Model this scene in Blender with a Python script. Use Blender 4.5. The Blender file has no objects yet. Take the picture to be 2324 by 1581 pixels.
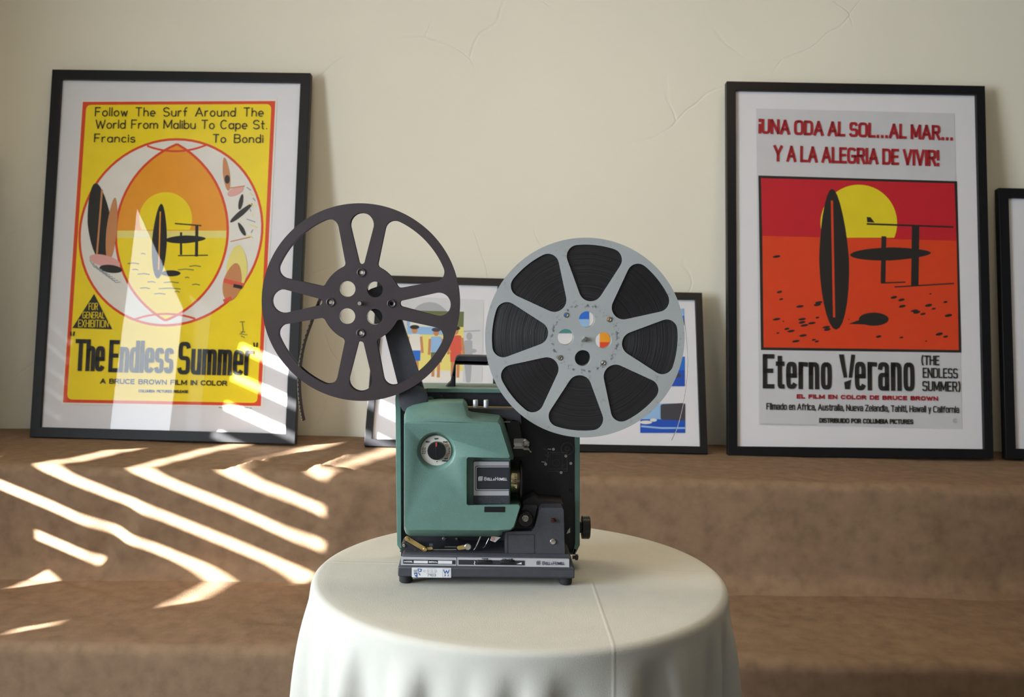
import bpy, bmesh, math, random
from mathutils import Vector, Matrix
from mathutils.geometry import tessellate_polygon
random.seed(7)
sc = bpy.context.scene
COL = sc.collection

# ------------------------------------------------------------------ camera
W, H, FPX, CX, CY = 2324, 1581, 2259.4, 1162.0, 790.5
PITCH, ROLL, CAMH = math.radians(4.6), math.radians(1.26), 1.25
F_ = Vector((0, math.cos(PITCH), -math.sin(PITCH)))
U0 = Vector((0, math.sin(PITCH), math.cos(PITCH)))
R_ = math.cos(ROLL) * Vector((1, 0, 0)) + math.sin(ROLL) * U0
U_ = -math.sin(ROLL) * Vector((1, 0, 0)) + math.cos(ROLL) * U0
CAM = Vector((0, 0, CAMH))
cd = bpy.data.cameras.new('camera'); cam = bpy.data.objects.new('camera', cd); COL.objects.link(cam)
cd.sensor_width = 36.0; cd.lens = FPX / W * 36.0
cam.matrix_world = Matrix(((R_.x, U_.x, -F_.x, CAM.x), (R_.y, U_.y, -F_.y, CAM.y), (R_.z, U_.z, -F_.z, CAM.z), (0, 0, 0, 1)))
cd.dof.use_dof = True; cd.dof.focus_distance = 1.575; cd.dof.aperture_fstop = 11.0
cd.clip_start = 0.05
sc.camera = cam

# ------------------------------------------------------------------ light
sc.view_settings.view_transform = 'Standard'; sc.view_settings.look = 'None'
sc.view_settings.gamma = 1.0; sc.view_settings.use_curve_mapping = False
sc.view_settings.exposure = 1.55
w = bpy.data.worlds.new('sky'); sc.world = w; w.use_nodes = True
w.node_tree.nodes['Background'].inputs[0].default_value = (0.75, 0.87, 1.0, 1)
w.node_tree.nodes['Background'].inputs[1].default_value = 1.0

SUN_DIR = Vector((1.5, 1.0, -0.49)).normalized()

def lamp(name, kind, energy, color, loc=(0, 0, 0), aim=(0, 0, -1), size=None, size_y=None):
    d = bpy.data.lights.new(name, kind); d.energy = energy; d.color = color
    if kind == 'AREA':
        d.shape = 'RECTANGLE'; d.size = size; d.size_y = size_y or size
    o = bpy.data.objects.new(name, d); COL.objects.link(o); o.location = loc
    o.rotation_euler = Vector(aim).to_track_quat('-Z', 'Y').to_euler()
    return o

sun = lamp('sun', 'SUN', 26.0, (1.0, 0.975, 0.93), (-6, -4, 4), SUN_DIR); sun.data.angle = math.radians(0.6)
# daylight coming through the drawn blind of the big left window
lamp('window_daylight', 'AREA', 88.0, (0.84, 0.925, 1.0), (-2.93, -0.10, 1.55), (1.0, -0.27, 0.0), 2.5, 1.7)
# weak cool fill added behind the viewpoint, no window stands there
lamp('rear_fill', 'AREA', 2.5, (0.84, 0.92, 1.0), (-0.6, -3.35, 1.7), (0.0, 1, -0.05), 2.0, 1.4)
# warm lamps of the ceiling
lamp('ceiling_lamp_glow', 'AREA', 4.2, (1.0, 0.80, 0.54), (-0.6, 1.9, 2.93), (0, 0, -1), 0.5)
lamp('ceiling_lamp_glow', 'AREA', 4.2, (1.0, 0.80, 0.54), (0.9, 1.9, 2.93), (0, 0, -1), 0.5)

# ------------------------------------------------------------------ helpers
def S(r, g, b):
    f = lambda c: (c / 255 / 12.92) if c / 255 <= 0.04045 else ((c / 255 + 0.055) / 1.055) ** 2.4
    return (f(r), f(g), f(b), 1.0)

_mats = {}
def mat(name, col, rough=0.6, metal=0.0, var=0.06, vscale=40.0, bump=0.0, bscale=200.0, col2=None, thr=None, coat=0.0, spec=0.5):
    """procedural material: noise-varied colour, roughness and bump"""
    if name in _mats: return _mats[name]
    m = bpy.data.materials.new(name); m.use_nodes = True; _mats[name] = m
    nt = m.node_tree; N = nt.nodes; L = nt.links; b = N['Principled BSDF']
    b.inputs['Roughness'].default_value = rough; b.inputs['Metallic'].default_value = metal
    b.inputs['Specular IOR Level'].default_value = spec
    if coat: b.inputs['Coat Weight'].default_value = coat; b.inputs['Coat Roughness'].default_value = 0.1
    tc = N.new('ShaderNodeTexCoord'); nz = N.new('ShaderNodeTexNoise')
    nz.inputs['Scale'].default_value = vscale; nz.inputs['Detail'].default_value = 5
    L.new(tc.outputs['Object'], nz.inputs['Vector'])
    cr = N.new('ShaderNodeValToRGB')
    c1 = [max(0, c * (1 - var)) for c in col[:3]] + [1]
    c2 = list(col2) if col2 else [min(1, c * (1 + var)) for c in col[:3]] + [1]
    if col2: c1 = list(col)
    cr.color_ramp.elements[0].color = c1; cr.color_ramp.elements[1].color = c2
    lo, hi = thr or (0.3, 0.7)
    cr.color_ramp.elements[0].position = lo; cr.color_ramp.elements[1].position = hi
    L.new(nz.outputs['Fac'], cr.inputs['Fac']); L.new(cr.outputs['Color'], b.inputs['Base Color'])
    if bump:
        n2 = N.new('ShaderNodeTexNoise'); n2.inputs['Scale'].default_value = bscale; n2.inputs['Detail'].default_value = 4
        L.new(tc.outputs['Object'], n2.inputs['Vector'])
        bp = N.new('ShaderNodeBump'); bp.inputs['Strength'].default_value = bump; bp.inputs['Distance'].default_value = 0.002
        L.new(n2.outputs['Fac'], bp.inputs['Height']); L.new(bp.outputs['Normal'], b.inputs['Normal'])
    return m

def glass_mat():
    m = bpy.data.materials.new('picture_glass'); m.use_nodes = True
    nt = m.node_tree; N = nt.nodes; L = nt.links
    N.remove(N['Principled BSDF'])
    tr = N.new('ShaderNodeBsdfTransparent'); gl = N.new('ShaderNodeBsdfGlossy'); mx = N.new('ShaderNodeMixShader')
    fr = N.new('ShaderNodeLayerWeight')
    nz = N.new('ShaderNodeTexNoise'); nz.inputs['Scale'].default_value = 3.0
    mr = N.new('ShaderNodeMapRange'); mr.inputs['To Min'].default_value = 0.005; mr.inputs['To Max'].default_value = 0.02
    L.new(nz.outputs['Fac'], mr.inputs['Value']); L.new(mr.outputs['Result'], gl.inputs['Roughness'])
    pw = N.new('ShaderNodeMath'); pw.operation = 'POWER'; pw.inputs[1].default_value = 5.0; L.new(fr.outputs['Facing'], pw.inputs[0])
    mu = N.new('ShaderNodeMath'); mu.operation = 'MULTIPLY_ADD'; mu.inputs[1].default_value = 0.92; mu.inputs[2].default_value = 0.025
    L.new(pw.outputs[0], mu.inputs[0])
    L.new(mu.outputs[0], mx.inputs['Fac']); L.new(tr.outputs[0], mx.inputs[1]); L.new(gl.outputs[0], mx.inputs[2])
    L.new(mx.outputs[0], N['Material Output'].inputs['Surface'])
    return m

class MB:
    """collects shapes and links them as ONE mesh object; local axes x right, y back, z up"""
    def __init__(s): s.v = []; s.f = []; s.m = []
    def add(s, vs, fs, m=0):
        o = len(s.v); s.v += [tuple(p) for p in vs]
        for f in fs: s.f.append([o + i for i in f]); s.m.append(m)
        return s
    def box(s, x0, x1, y0, y1, z0, z1, m=0):
        return s.add([(x, y, z) for z in (z0, z1) for y in (y0, y1) for x in (x0, x1)],
                     [(0, 1, 3, 2), (4, 6, 7, 5), (0, 4, 5, 1), (2, 3, 7, 6), (0, 2, 6, 4), (1, 5, 7, 3)], m)
    def flat(s, pts, y, holes=(), m=0):
        """flat polygon in the xz plane at depth y"""
        loops = [[(p[0], y, p[1]) for p in pts]] + [[(p[0], y, p[1]) for p in h] for h in holes]
        allv = [v for l in loops for v in l]
        if not holes and len(pts) <= 4: return s.add(allv, [tuple(range(len(pts)))], m)
        tri = tessellate_polygon([[Vector((v[0], v[2], 0)) for v in l] for l in loops])
        return s.add(allv, [tuple(t) for t in tri], m)
    def prism(s, pts, y0, y1, holes=(), m=0):
        s.flat(pts, y0, holes, m); s.flat(pts, y1, holes, m)
        for l in [pts] + list(holes):
            n = len(l)
            s.add([(p[0], y0, p[1]) for p in l] + [(p[0], y1, p[1]) for p in l],
                  [(i, (i + 1) % n, n + (i + 1) % n, n + i) for i in range(n)], m)
        return s
    def loft(s, rings, m=0, cap0=False, cap1=False, closed=True):
        n = len(rings[0]); vs = [p for r in rings for p in r]; fs = []
        for k in range(len(rings) - 1):
            for i in range(n if closed else n - 1):
                j = (i + 1) % n
                fs.append((k * n + i, k * n + j, (k + 1) * n + j, (k + 1) * n + i))
        if cap0: fs.append(tuple(range(n)))
        if cap1: fs.append(tuple((len(rings) - 1) * n + i for i in range(n)))
        return s.add(vs, fs, m)
    def lathe(s, prof, c=(0, 0, 0), axis='y', n=40, m=0, caps=True):
        """prof: (radius, distance along the axis)"""
        rings = []
        for r, t in prof:
            ring = []
            for i in range(n):
                a = 2 * math.pi * i / n; u, v = r * math.cos(a), r * math.sin(a)
                p = {'y': (u, t, v), 'x': (t, u, v), 'z': (u, v, t)}[axis]
                ring.append((c[0] + p[0], c[1] + p[1], c[2] + p[2]))
            rings.append(ring)
        return s.loft(rings, m, caps and prof[0][0] > 1e-6, caps and prof[-1][0] > 1e-6)
    def tube(s, pts, r, n=8, m=0):
        pts = [Vector(p) for p in pts]; rings = []
        for i, p in enumerate(pts):
            t = (pts[min(i + 1, len(pts) - 1)] - pts[max(i - 1, 0)]).normalized()
            a = t.cross(Vector((0.3, 0.2, 0.9))).normalized(); b = t.cross(a)
            rings.append([p + r * (math.cos(2 * math.pi * k / n) * a + math.sin(2 * math.pi * k / n) * b) for k in range(n)])
        return s.loft(rings, m, True, True)
    def build(s, name, mats, parent=None, bevel=0.0, smooth=35, label=None, recalc=True, weld=True):
        me = bpy.data.meshes.new(name); me.from_pydata(s.v, [], s.f)
        if not isinstance(mats, (list, tuple)): mats = [mats]
        for m in mats: me.materials.append(m)
        for p, mi in zip(me.polygons, s.m): p.material_index = mi
        bm = bmesh.new(); bm.from_mesh(me)
        if weld: bmesh.ops.remove_doubles(bm, verts=bm.verts, dist=1e-6)
        if recalc: bmesh.ops.recalc_face_normals(bm, faces=bm.faces)
        bm.to_mesh(me); bm.free()
        if smooth:
            for p in me.polygons: p.use_smooth = True
            me.set_sharp_from_angle(angle=math.radians(smooth))
        o = bpy.data.objects.new(name, me); COL.objects.link(o)
        if parent: o.parent = parent
        if bevel:
            b = o.modifiers.new('edge', 'BEVEL'); b.width = bevel; b.segments = 2; b.limit_method = 'ANGLE'; b.angle_limit = math.radians(40)
        if label: o['label'] = label
        return o

def tag(o, label=None, cat=None, group=None, kind=None):
    if label: o['label'] = label
    if cat: o['category'] = cat
    if group: o['group'] = group
    if kind: o['kind'] = kind
    return o

class Frame:
    """a thing's own axes: turns a point of the photograph into a point on a plane of the thing (y = depth behind its front)"""
    def __init__(s, name, loc, M=Matrix.Identity(3)):
        s.o = Vector(loc); s.M = M
        s.e = bpy.data.objects.new(name, None); COL.objects.link(s.e); s.e.empty_display_size = 0.05
        s.e.matrix_world = Matrix.Translation(s.o) @ M.to_4x4()
        s.c = M.transposed() @ (CAM - s.o)
    def p3(s, px, py, y=0.0):
        d = s.M.transposed() @ (F_ + R_ * ((px - CX) / FPX) - U_ * ((py - CY) / FPX))
        return s.c + d * ((y - s.c.y) / d.y)
    def p(s, px, py, y=0.0):
        q = s.p3(px, py, y); return (q.x, q.z)
    def poly(s, pts, y=0.0): return [s.p(a, b, y) for a, b in pts]
    def k(s, px, py, y=0.0):
        return (s.p3(px + 5, py, y) - s.p3(px - 5, py, y)).length / 10
def on_plane(px, py, z):
    d = F_ + R_ * ((px - CX) / FPX) - U_ * ((py - CY) / FPX)
    return CAM + d * ((z - CAMH) / d.z)

def circ(cx, cy, r, n=32, ry=None, rot=0.0):
    out = []
    for i in range(n):
        a = 2 * math.pi * i / n; x, y = r * math.cos(a), (ry or r) * math.sin(a)
        out.append((cx + x * math.cos(rot) - y * math.sin(rot), cy + x * math.sin(rot) + y * math.cos(rot)))
    return out
def rounded(pts, rad, n=5):
    """polygon with rounded corners; rad: one radius or one per corner"""
    out = []; N = len(pts)
    for i in range(N):
        r = rad[i] if isinstance(rad, (list, tuple)) else rad
        p = Vector(pts[i]); a = Vector(pts[i - 1]) - p; b = Vector(pts[(i + 1) % N]) - p
        if r <= 0: out.append(tuple(p)); continue
        ang = a.angle(b); t = min(r / math.tan(ang / 2), a.length * 0.49, b.length * 0.49)
        p0 = p + a.normalized() * t; p1 = p + b.normalized() * t
        for k in range(n + 1):
            u = k / n; out.append(tuple((1 - u) ** 2 * p0 + 2 * u * (1 - u) * p + u * u * p1))
    return out
def rect(x0, y0, x1, y1): return [(x0, y0), (x1, y0), (x1, y1), (x0, y1)]
def stroke(mb, pts, wd, y, m=0, closed=False):
    """a line of even width lying in the xz plane"""
    P = [Vector(p) for p in pts]; n = len(P)
    if n < 2: return
    L, Rr = [], []
    for i in range(n):
        a = P[i] - P[i - 1] if (i > 0 or closed) else P[1] - P[0]
        b = P[(i + 1) % n] - P[i] if (i < n - 1 or closed) else a
        if a.length < 1e-9: a = b
        if b.length < 1e-9: b = a
        a = a.normalized(); b = b.normalized(); t = a + b
        t = t.normalized() if t.length > 1e-6 else a
        nn = Vector((-t.y, t.x)); c = max(0.45, nn.dot(Vector((-a.y, a.x))))
        L.append(P[i] + nn * wd / 2 / c); Rr.append(P[i] - nn * wd / 2 / c)
    vs = [(p.x, y, p.y) for p in L] + [(p.x, y, p.y) for p in Rr]
    mb.add(vs, [(i, (i + 1) % n, n + (i + 1) % n, n + i) for i in range(n if closed else n - 1)], m)

# ------------------------------------------------------------------ lettering drawn with strokes
def arc(cx, cy, rx, ry, a0, a1, n=2.0):
    k = max(4, int(abs(a1 - a0) / 15)); out = []
    for i in range(k + 1):
        a = math.radians(a0 + (a1 - a0) * i / k); c, s_ = math.cos(a), math.sin(a)
        out.append((cx + rx * math.copysign(abs(c) ** (2 / n), c), cy + ry * math.copysign(abs(s_) ** (2 / n), s_)))
    return out
def glyphs(n, X=0.7):
    A = lambda *a: arc(*a, n=n); h = X / 2
    g = {' ': (0.38, []),
     'A': (.86, [[(0, 0), (.43, 1), (.86, 0)], [(.15, .32), (.71, .32)]]),
     'B': (.72, [[(0, 0), (0, 1), (.4, 1)] + A(.4, .765, .28, .235, 90, -90) + [(0, .53)], [(0, .53), (.42, .53)] + A(.42, .265, .3, .265, 90, -90) + [(0, 0)]]),
     'C': (.76, [A(.4, .5, .4, .5, 48, 312)]),
     'D': (.76, [[(0, 0), (0, 1), (.34, 1)] + A(.34, .5, .42, .5, 90, -90) + [(0, 0)]]),
     'E': (.6, [[(.6, 1), (0, 1), (0, 0), (.6, 0)], [(0, .52), (.52, .52)]]),
     'F': (.6, [[(.6, 1), (0, 1), (0, 0)], [(0, .52), (.5, .52)]]),
     'G': (.8, [A(.4, .5, .4, .5, 48, 350) + [(.8, .46), (.48, .46)]]),
     'H': (.72, [[(0, 0), (0, 1)], [(.72, 0), (.72, 1)], [(0, .52), (.72, .52)]]),
     'I': (.0, [[(0, 0), (0, 1)]]),
     'L': (.56, [[(0, 1), (0, 0), (.56, 0)]]),
     'M': (.92, [[(0, 0), (0, 1), (.46, .15), (.92, 1), (.92, 0)]]),
     'N': (.74, [[(0, 0), (0, 1), (.74, 0), (.74, 1)]]),
     'O': (.82, [A(.41, .5, .41, .5, 90, 450)]),
     'P': (.66, [[(0, 0), (0, 1), (.38, 1)] + A(.38, .74, .28, .26, 90, -90) + [(0, .48)]]),
     'R': (.72, [[(0, 0), (0, 1), (.4, 1)] + A(.4, .75, .28, .25, 90, -90) + [(0, .5)], [(.38, .5), (.72, 0)]]),
     'S': (.7, [A(.35, .75, .33, .25, 25, 270) + A(.35, .25, .35, .25, 90, -155)]),
     'T': (.7, [[(0, 1), (.7, 1)], [(.35, 1), (.35, 0)]]),
     'U': (.72, [[(0, 1), (0, .38)] + A(.36, .38, .36, .38, 180, 360) + [(.72, 1)]]),
     'V': (.8, [[(0, 1), (.4, 0), (.8, 1)]]),
     'W': (1.1, [[(0, 1), (.28, 0), (.55, .85), (.82, 0), (1.1, 1)]]),
     'X': (.76, [[(0, 0), (.76, 1)], [(0, 1), (.76, 0)]]),
     'Y': (.78, [[(0, 1), (.39, .48), (.78, 1)], [(.39, .48), (.39, 0)]]),
     'Z': (.68, [[(0, 1), (.68, 1), (0, 0), (.68, 0)]]),
     'a': (.56, [A(.28, h, .28, h, 20, 340), [(.56, X), (.56, 0)]]),
     'c': (.5, [A(.28, h, .28, h, 45, 315)]),
     'd': (.56, [A(.28, h, .28, h, 20, 340), [(.56, 1), (.56, 0)]]),
     'b': (.56, [A(.28, h, .28, h, 160, -160), [(0, 1), (0, 0)]]),
     'e': (.54, [[(0, h * .98), (.54, h * .98)] + A(.27, h, .27, h, 0, 310)]),
     'f': (.42, [A(.36, .78, .2, .22, 75, 180) + [(.16, 0)], [(0, X * .95), (.38, X * .95)]]),
     'h': (.52, [[(0, 1), (0, 0)], [(0, X * .6)] + A(.26, X * .6, .26, X * .4, 180, 0) + [(.52, 0)]]),
     'i': (.0, [[(0, X), (0, 0)], [(0, X + .14), (0, X + .27)]]),
     'l': (.0, [[(0, 1), (0, 0)]]),
     'm': (.88, [[(0, X), (0, 0)], [(0, X * .6)] + A(.22, X * .62, .22, X * .38, 180, 0) + [(.44, 0)], [(.44, X * .6)] + A(.66, X * .62, .22, X * .38, 180, 0) + [(.88, 0)]]),
     'n': (.52, [[(0, X), (0, 0)], [(0, X * .6)] + A(.26, X * .6, .26, X * .4, 180, 0) + [(.52, 0)]]),
     'o': (.56, [A(.28, h, .28, h, 90, 450)]),
     'p': (.56, [A(.28, h, .28, h, 160, -160), [(0, X), (0, -.3)]]),
     'r': (.36, [[(0, X), (0, 0)], [(0, X * .6)] + A(.28, X * .6, .28, X * .4, 180, 75)]),
     's': (.48, [A(.24, X * .75, .23, X * .25, 25, 270) + A(.24, X * .25, .24, X * .25, 90, -155)]),
     't': (.36, [[(.15, .95)] + A(.3, .14, .15, .14, 180, 280), [(0, X), (.36, X)]]),
     'u': (.52, [[(0, X), (0, X * .4)] + A(.26, X * .4, .26, X * .4, 180, 360), [(.52, X), (.52, 0)]]),
     'v': (.5, [[(0, X), (.25, 0), (.5, X)]]),
     'w': (.74, [[(0, X), (.19, 0), (.37, X * .85), (.55, 0), (.74, X)]]),
     'y': (.52, [[(0, X), (.26, 0)], [(.52, X), (.14, -.3)]]),
     'z': (.46, [[(0, X), (.46, X), (0, 0), (.46, 0)]]),
     '0': (.6, [A(.3, .5, .3, .5, 90, 450)]), '1': (.3, [[(.05, .8), (.25, 1), (.25, 0)]]),
     '2': (.6, [A(.3, .72, .3, .28, 160, -20) + [(0, 0), (.6, 0)]]),
     '3': (.6, [A(.28, .76, .28, .24, 150, -90) + A(.28, .26, .32, .26, 90, -150)]),
     '4': (.62, [[(.45, 0), (.45, 1), (0, .3), (.62, .3)]]), '5': (.6, [[(.55, 1), (.08, 1), (.04, .55)] + A(.28, .32, .32, .32, 110, -150)]),
     '7': (.6, [[(0, 1), (.6, 1), (.2, 0)]]),
     '.': (.16, [[(.08, 0), (.08, .04)]]), ',': (.05, [[(.05, .1), (0, -.14)]]),
     '!': (.0, [[(0, 1), (0, .42)], [(0, .05), (0, .0)]]), '¡': (.0, [[(0, 0), (0, .58)], [(0, .95), (0, 1)]]),
     '(': (.22, [arc(.3, .5, .3, .62, 118, 242)]), ')': (.22, [arc(-.08, .5, .3, .62, 62, -62)]),
     '"': (.2, [[(0, 1), (.02, .7)], [(.2, 1), (.18, .7)]]),
     '-': (.4, [[(0, .45), (.4, .45)]]),
     '&': (.7, [A(.35, .28, .35, .28, 20, 340) + [(.7, .25)], A(.35, .78, .22, .22, 0, 300)])}
    if n > 2.5:   # condensed gothic: two-storey a
        g['a'] = (.54, [A(.27, X * .72, .27, X * .28, 165, 0) + [(.54, 0)], [(.54, X * .56), (.3, X * .56)] + A(.27, X * .28, .27, X * .28, 90, 330)])
    return g
GOTH = glyphs(4.0, 0.76); HAND = glyphs(2.0, 0.62); SANS = glyphs(2.6, 0.72)

def text(mb, fr, y, string, x0, x1, base, top, wd, font=GOTH, slope=0.0, m=0, gap=0.24, sp=0.5):
    """writes string between photograph columns x0..x1, baseline/top rows at x0; slope = rows per column; wd in photograph px"""
    a = Vector(fr.p(x0, base, y)); b = Vector(fr.p(x1, base + slope * (x1 - x0), y)); t = Vector(fr.p(x0, top, y))
    ux = (b - a).normalized(); uy = Vector((-ux.y, ux.x)); hgt = (t - a).dot(uy); kk = (b - a).length / (x1 - x0)
    x = 0.0; items = []
    for ch in string:
        if ch == ' ': x += sp; continue
        wdt, st = font[ch]; items.append((x, st)); x += wdt + gap
    x -= gap; ww = wd * kk
    sx = ((b - a).length - ww) / max(x, 1e-6)
    for ox, st in items:
        for pl in st:
            pts = [a + ux * (ww / 2 + (ox + q[0]) * sx) + uy * ((ww / 2 if font is not HAND else 0) + q[1] * (hgt - (ww if font is not HAND else 0))) for q in pl]
            pts = [q for i, q in enumerate(pts) if i == 0 or (q - pts[i - 1]).length > ww * 0.02]
            # cut at sharp corners and square every end off
            runs = [[pts[0]]]
            for i in range(1, len(pts)):
                runs[-1].append(pts[i])
                if i < len(pts) - 1 and (pts[i] - pts[i - 1]).angle(pts[i + 1] - pts[i], 0) > 0.75: runs.append([pts[i]])
            ext = 0.25 * ww if font is HAND else 0.5 * ww
            for ri, rn in enumerate(runs):
                if len(rn) < 2: continue
                e0 = ext if ri == 0 else 0.42 * ww; e1 = ext if ri == len(runs) - 1 else 0.42 * ww
                rn = list(rn); rn[0] = rn[0] + (rn[0] - rn[1]).normalized() * e0; rn[-1] = rn[-1] + (rn[-1] - rn[-2]).normalized() * e1
                stroke(mb, [(q.x, q.y) for q in rn], ww, y, m, closed=False)

# ------------------------------------------------------------------ the room
M_wall = mat('cream_plaster', S(236, 233, 218), 0.85, var=0.03, vscale=1.2, bump=0.25, bscale=7)
def wall_material():
    m = M_wall; nt = m.node_tree; N = nt.nodes; L = nt.links; b = N['Principled BSDF']
    tc = N.new('ShaderNodeTexCoord')
    nz = N.new('ShaderNodeTexNoise'); nz.inputs['Scale'].default_value = 1.3; nz.inputs['Detail'].default_value = 3
    mixv = N.new('ShaderNodeVectorMath'); mixv.operation = 'MULTIPLY_ADD'; mixv.inputs[1].default_value = (0.5, 0.5, 0.5)
    L.new(tc.outputs['Object'], nz.inputs['Vector']); L.new(nz.outputs['Color'], mixv.inputs[0]); L.new(tc.outputs['Object'], mixv.inputs[2])
    vo = N.new('ShaderNodeTexVoronoi'); vo.feature = 'DISTANCE_TO_EDGE'; vo.inputs['Scale'].default_value = 1.7
    L.new(mixv.outputs[0], vo.inputs['Vector'])
    mr = N.new('ShaderNodeMapRange'); mr.inputs['From Max'].default_value = 0.008
    L.new(vo.outputs['Distance'], mr.inputs['Value'])
    gate = N.new('ShaderNodeTexNoise'); gate.inputs['Scale'].default_value = 2.1; L.new(tc.outputs['Object'], gate.inputs['Vector'])
    gr = N.new('ShaderNodeMapRange'); gr.inputs['From Min'].default_value = 0.52; gr.inputs['From Max'].default_value = 0.6; L.new(gate.outputs['Fac'], gr.inputs['Value'])
    mx = N.new('ShaderNodeMath'); mx.operation = 'MAXIMUM'
    inv = N.new('ShaderNodeMath'); inv.operation = 'SUBTRACT'; inv.inputs[0].default_value = 1.0; L.new(gr.outputs[0], inv.inputs[1])
    L.new(mr.outputs[0], mx.inputs[0]); L.new(inv.outputs[0], mx.inputs[1])
    bp = N.new('ShaderNodeBump'); bp.inputs['Strength'].default_value = 0.35; bp.inputs['Distance'].default_value = 0.004
    L.new(mx.outputs[0], bp.inputs['Height'])
    old = [n for n in N if n.type == 'BUMP' and n != bp][0]
    L.new(old.outputs['Normal'], bp.inputs['Normal']); L.new(bp.outputs['Normal'], b.inputs['Normal'])
wall_material()
M_ceil = mat('beam_ceiling', S(176, 168, 154), 0.9, var=0.02, vscale=2)
M_floor = mat('grey_carpet', S(80, 76, 72), 0.95, var=0.2, vscale=60, bump=0.4, bscale=300)
M_panel = mat('brown_wood_panel', S(112, 104, 96), 0.6, var=0.12, vscale=3)
M_white = mat('white_paint', S(228, 228, 222), 0.5, var=0.02, vscale=5)
M_blind = mat('blind_fabric', S(225, 228, 230), 0.8, var=0.03, vscale=20)

WALL_Y = 3.755
def struct(name, mb, m, parent=None, **k):
    o = mb.build(name, m, parent, **k); o['kind'] = 'structure'; return o
struct('floor', MB().box(-3.9, 4.2, -3.9, 3.9, -0.1, 0.0), M_floor)
struct('ceiling', MB().box(-3.9, 4.2, -3.9, 3.9, 3.0, 3.1), M_ceil)
struct('wall_back', MB().box(-3.9, 4.2, WALL_Y, WALL_Y + 0.12, 0, 3.0), M_wall)
struct('wall_right', MB().box(4.0, 4.12, -3.7, WALL_Y, 0, 3.0), M_panel)
struct('wall_front', MB().box(-3.9, 4.2, -3.72, -3.6, 0, 3.0), M_panel)

# left wall: slightly askew, with the slatted window that lets the sun through
sd = Vector((0.27, 1.0, 0)).normalized(); nd = Vector((1.0, -0.27, 0)).normalized()
MW = Matrix(((nd.x, sd.x, 0), (nd.y, sd.y, 0), (0, 0, 1)))      # local x = into the room, y = along the wall
def sy(y): return (y - 2.98) * 1.0358                             # along-wall distance of a world y
wl = Matrix.Translation((-2.3, 2.98, 0)) @ MW.to_4x4()
WY0, WY1, WZ0, WZ1 = sy(1.535), sy(2.62), 0.60, 1.49
T = 0.03
mb = MB()
mb.box(-T, 0, sy(-3.9), WY0, 0, 3.0).box(-T, 0, WY1, sy(3.85), 0, 3.0)
mb.box(-T, 0, WY0, WY1, 0, WZ0).box(-T, 0, WY0, WY1, WZ1, 3.0)
o = struct('wall_left', mb, M_wall); o.matrix_world = wl
win = MB()
for a, b, c, d in ((WY0 - .05, WY0, WZ0 - .05, 2.38), (WY1, WY1 + .05, WZ0 - .05, 2.38), (WY0, WY1, WZ0 - .05, WZ0), (WY0, WY1, 2.33, 2.38)):
    win.box(0, 0.02, a, b, c, d)
o = struct('window_1', win, M_white); o.matrix_world = wl
sl = MB()
slits = [0.757 + 0.1105 * i for i in range(7)]                    # heights of the gaps between the boards
GAP = 0.032
def board(z0, z1, ya, yb):
    """one wooden shutter board with rounded ends"""
    pts = rounded([(ya, z0), (yb, z0), (yb, z1), (ya, z1)], 0.035, 6)
    n = len(pts)
    sl.loft([[(-0.018, p[0], p[1]) for p in pts], [(-0.008, p[0], p[1]) for p in pts]], 0, True, True)
ya, yb = WY0 - 0.003, WY1 - 0.012
for i in range(len(slits)):
    z0 = slits[i] + GAP / 2; z1 = (slits[i + 1] - GAP / 2) if i + 1 < len(slits) else WZ1
    board(z0, z1, ya, yb)
for i in range(8): sl.box(-0.008 + 0.004 * (i % 2), 0.002 + 0.004 * (i % 2), WY0, WY1, WZ1 - 0.003 + i * 0.105, WZ1 + 0.112 + i * 0.105)
# bottom boards: added to block the sun, short openings shaped for its spots
sl.box(-0.018, -0.008, WY0, sy(1.55), WZ0, 0.743)
zE0, zE1 = slits[0] - GAP / 2, slits[0] + GAP / 2 + .001
for a, b in ((sy(1.60), sy(2.10)), (sy(2.27), WY1)): sl.box(-0.02, -0.010, a, b, zE0 - .002, zE1 + .002)
sl.box(-0.018, -0.008, WY0, WY1, 0.672, zE0)
for a, b in ((WY0, sy(2.125)), (sy(2.215), WY1)): sl.box(-0.02, -0.010, a, b, 0.628, 0.674)
sl.box(-0.018, -0.008, WY0, WY1, WZ0, 0.632)
o = sl.build('shutter_boards', M_white, win and bpy.data.objects['window_1'])
w2 = MB().box(0.0, 0.03, sy(-1.45), sy(1.25), 0.6, 2.5)
o = struct('window_2', w2, M_white); o.matrix_world = wl
w2b = MB()
for i in range(19):
    w2b.box(0.03, 0.036, sy(-1.4), sy(1.2), 0.65 + i * 0.094, 0.735 + i * 0.094)
w2b.build('window_blind', M_blind, o)

# ------------------------------------------------------------------ stepped platform under brown cloth
M_felt = mat('brown_felt', S(140, 115, 92), 0.95, var=0.16, vscale=26, bump=0.5, bscale=260, spec=0.2)
def hsh(x, s_): return math.sin(x * 12.9898 + s_ * 78.233)
def wob(x, s_): return 0.5 * math.sin(x * 3.1 + s_) + 0.3 * math.sin(x * 7.3 + 2.1 * s_) + 0.2 * math.sin(x * 15.7 + 3.7 * s_)
def crease(px, pz, ax, az, bx, bz, wd):
    """signed ridge profile around the segment a-b"""
    dx, dz = bx - ax, bz - az; l2 = dx * dx + dz * dz; t = ((px - ax) * dx + (pz - az) * dz) / l2
    if t < -0.2 or t > 1.2: return 0.0
    d = ((px - ax) * dz - (pz - az) * dx) / math.sqrt(l2)
    fade = min(1, max(0, (t + 0.2) / 0.3)) * min(1, max(0, (1.2 - t) / 0.3))
    return fade * (d / wd) * math.exp(0.5 - 0.5 * (d / wd) ** 2)
plat = Frame('stepped_platform', (0, 3.0, 0)); 
tag(plat.e, 'two-step display platform draped in brown felt cloth along the back wall', 'platform')
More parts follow.
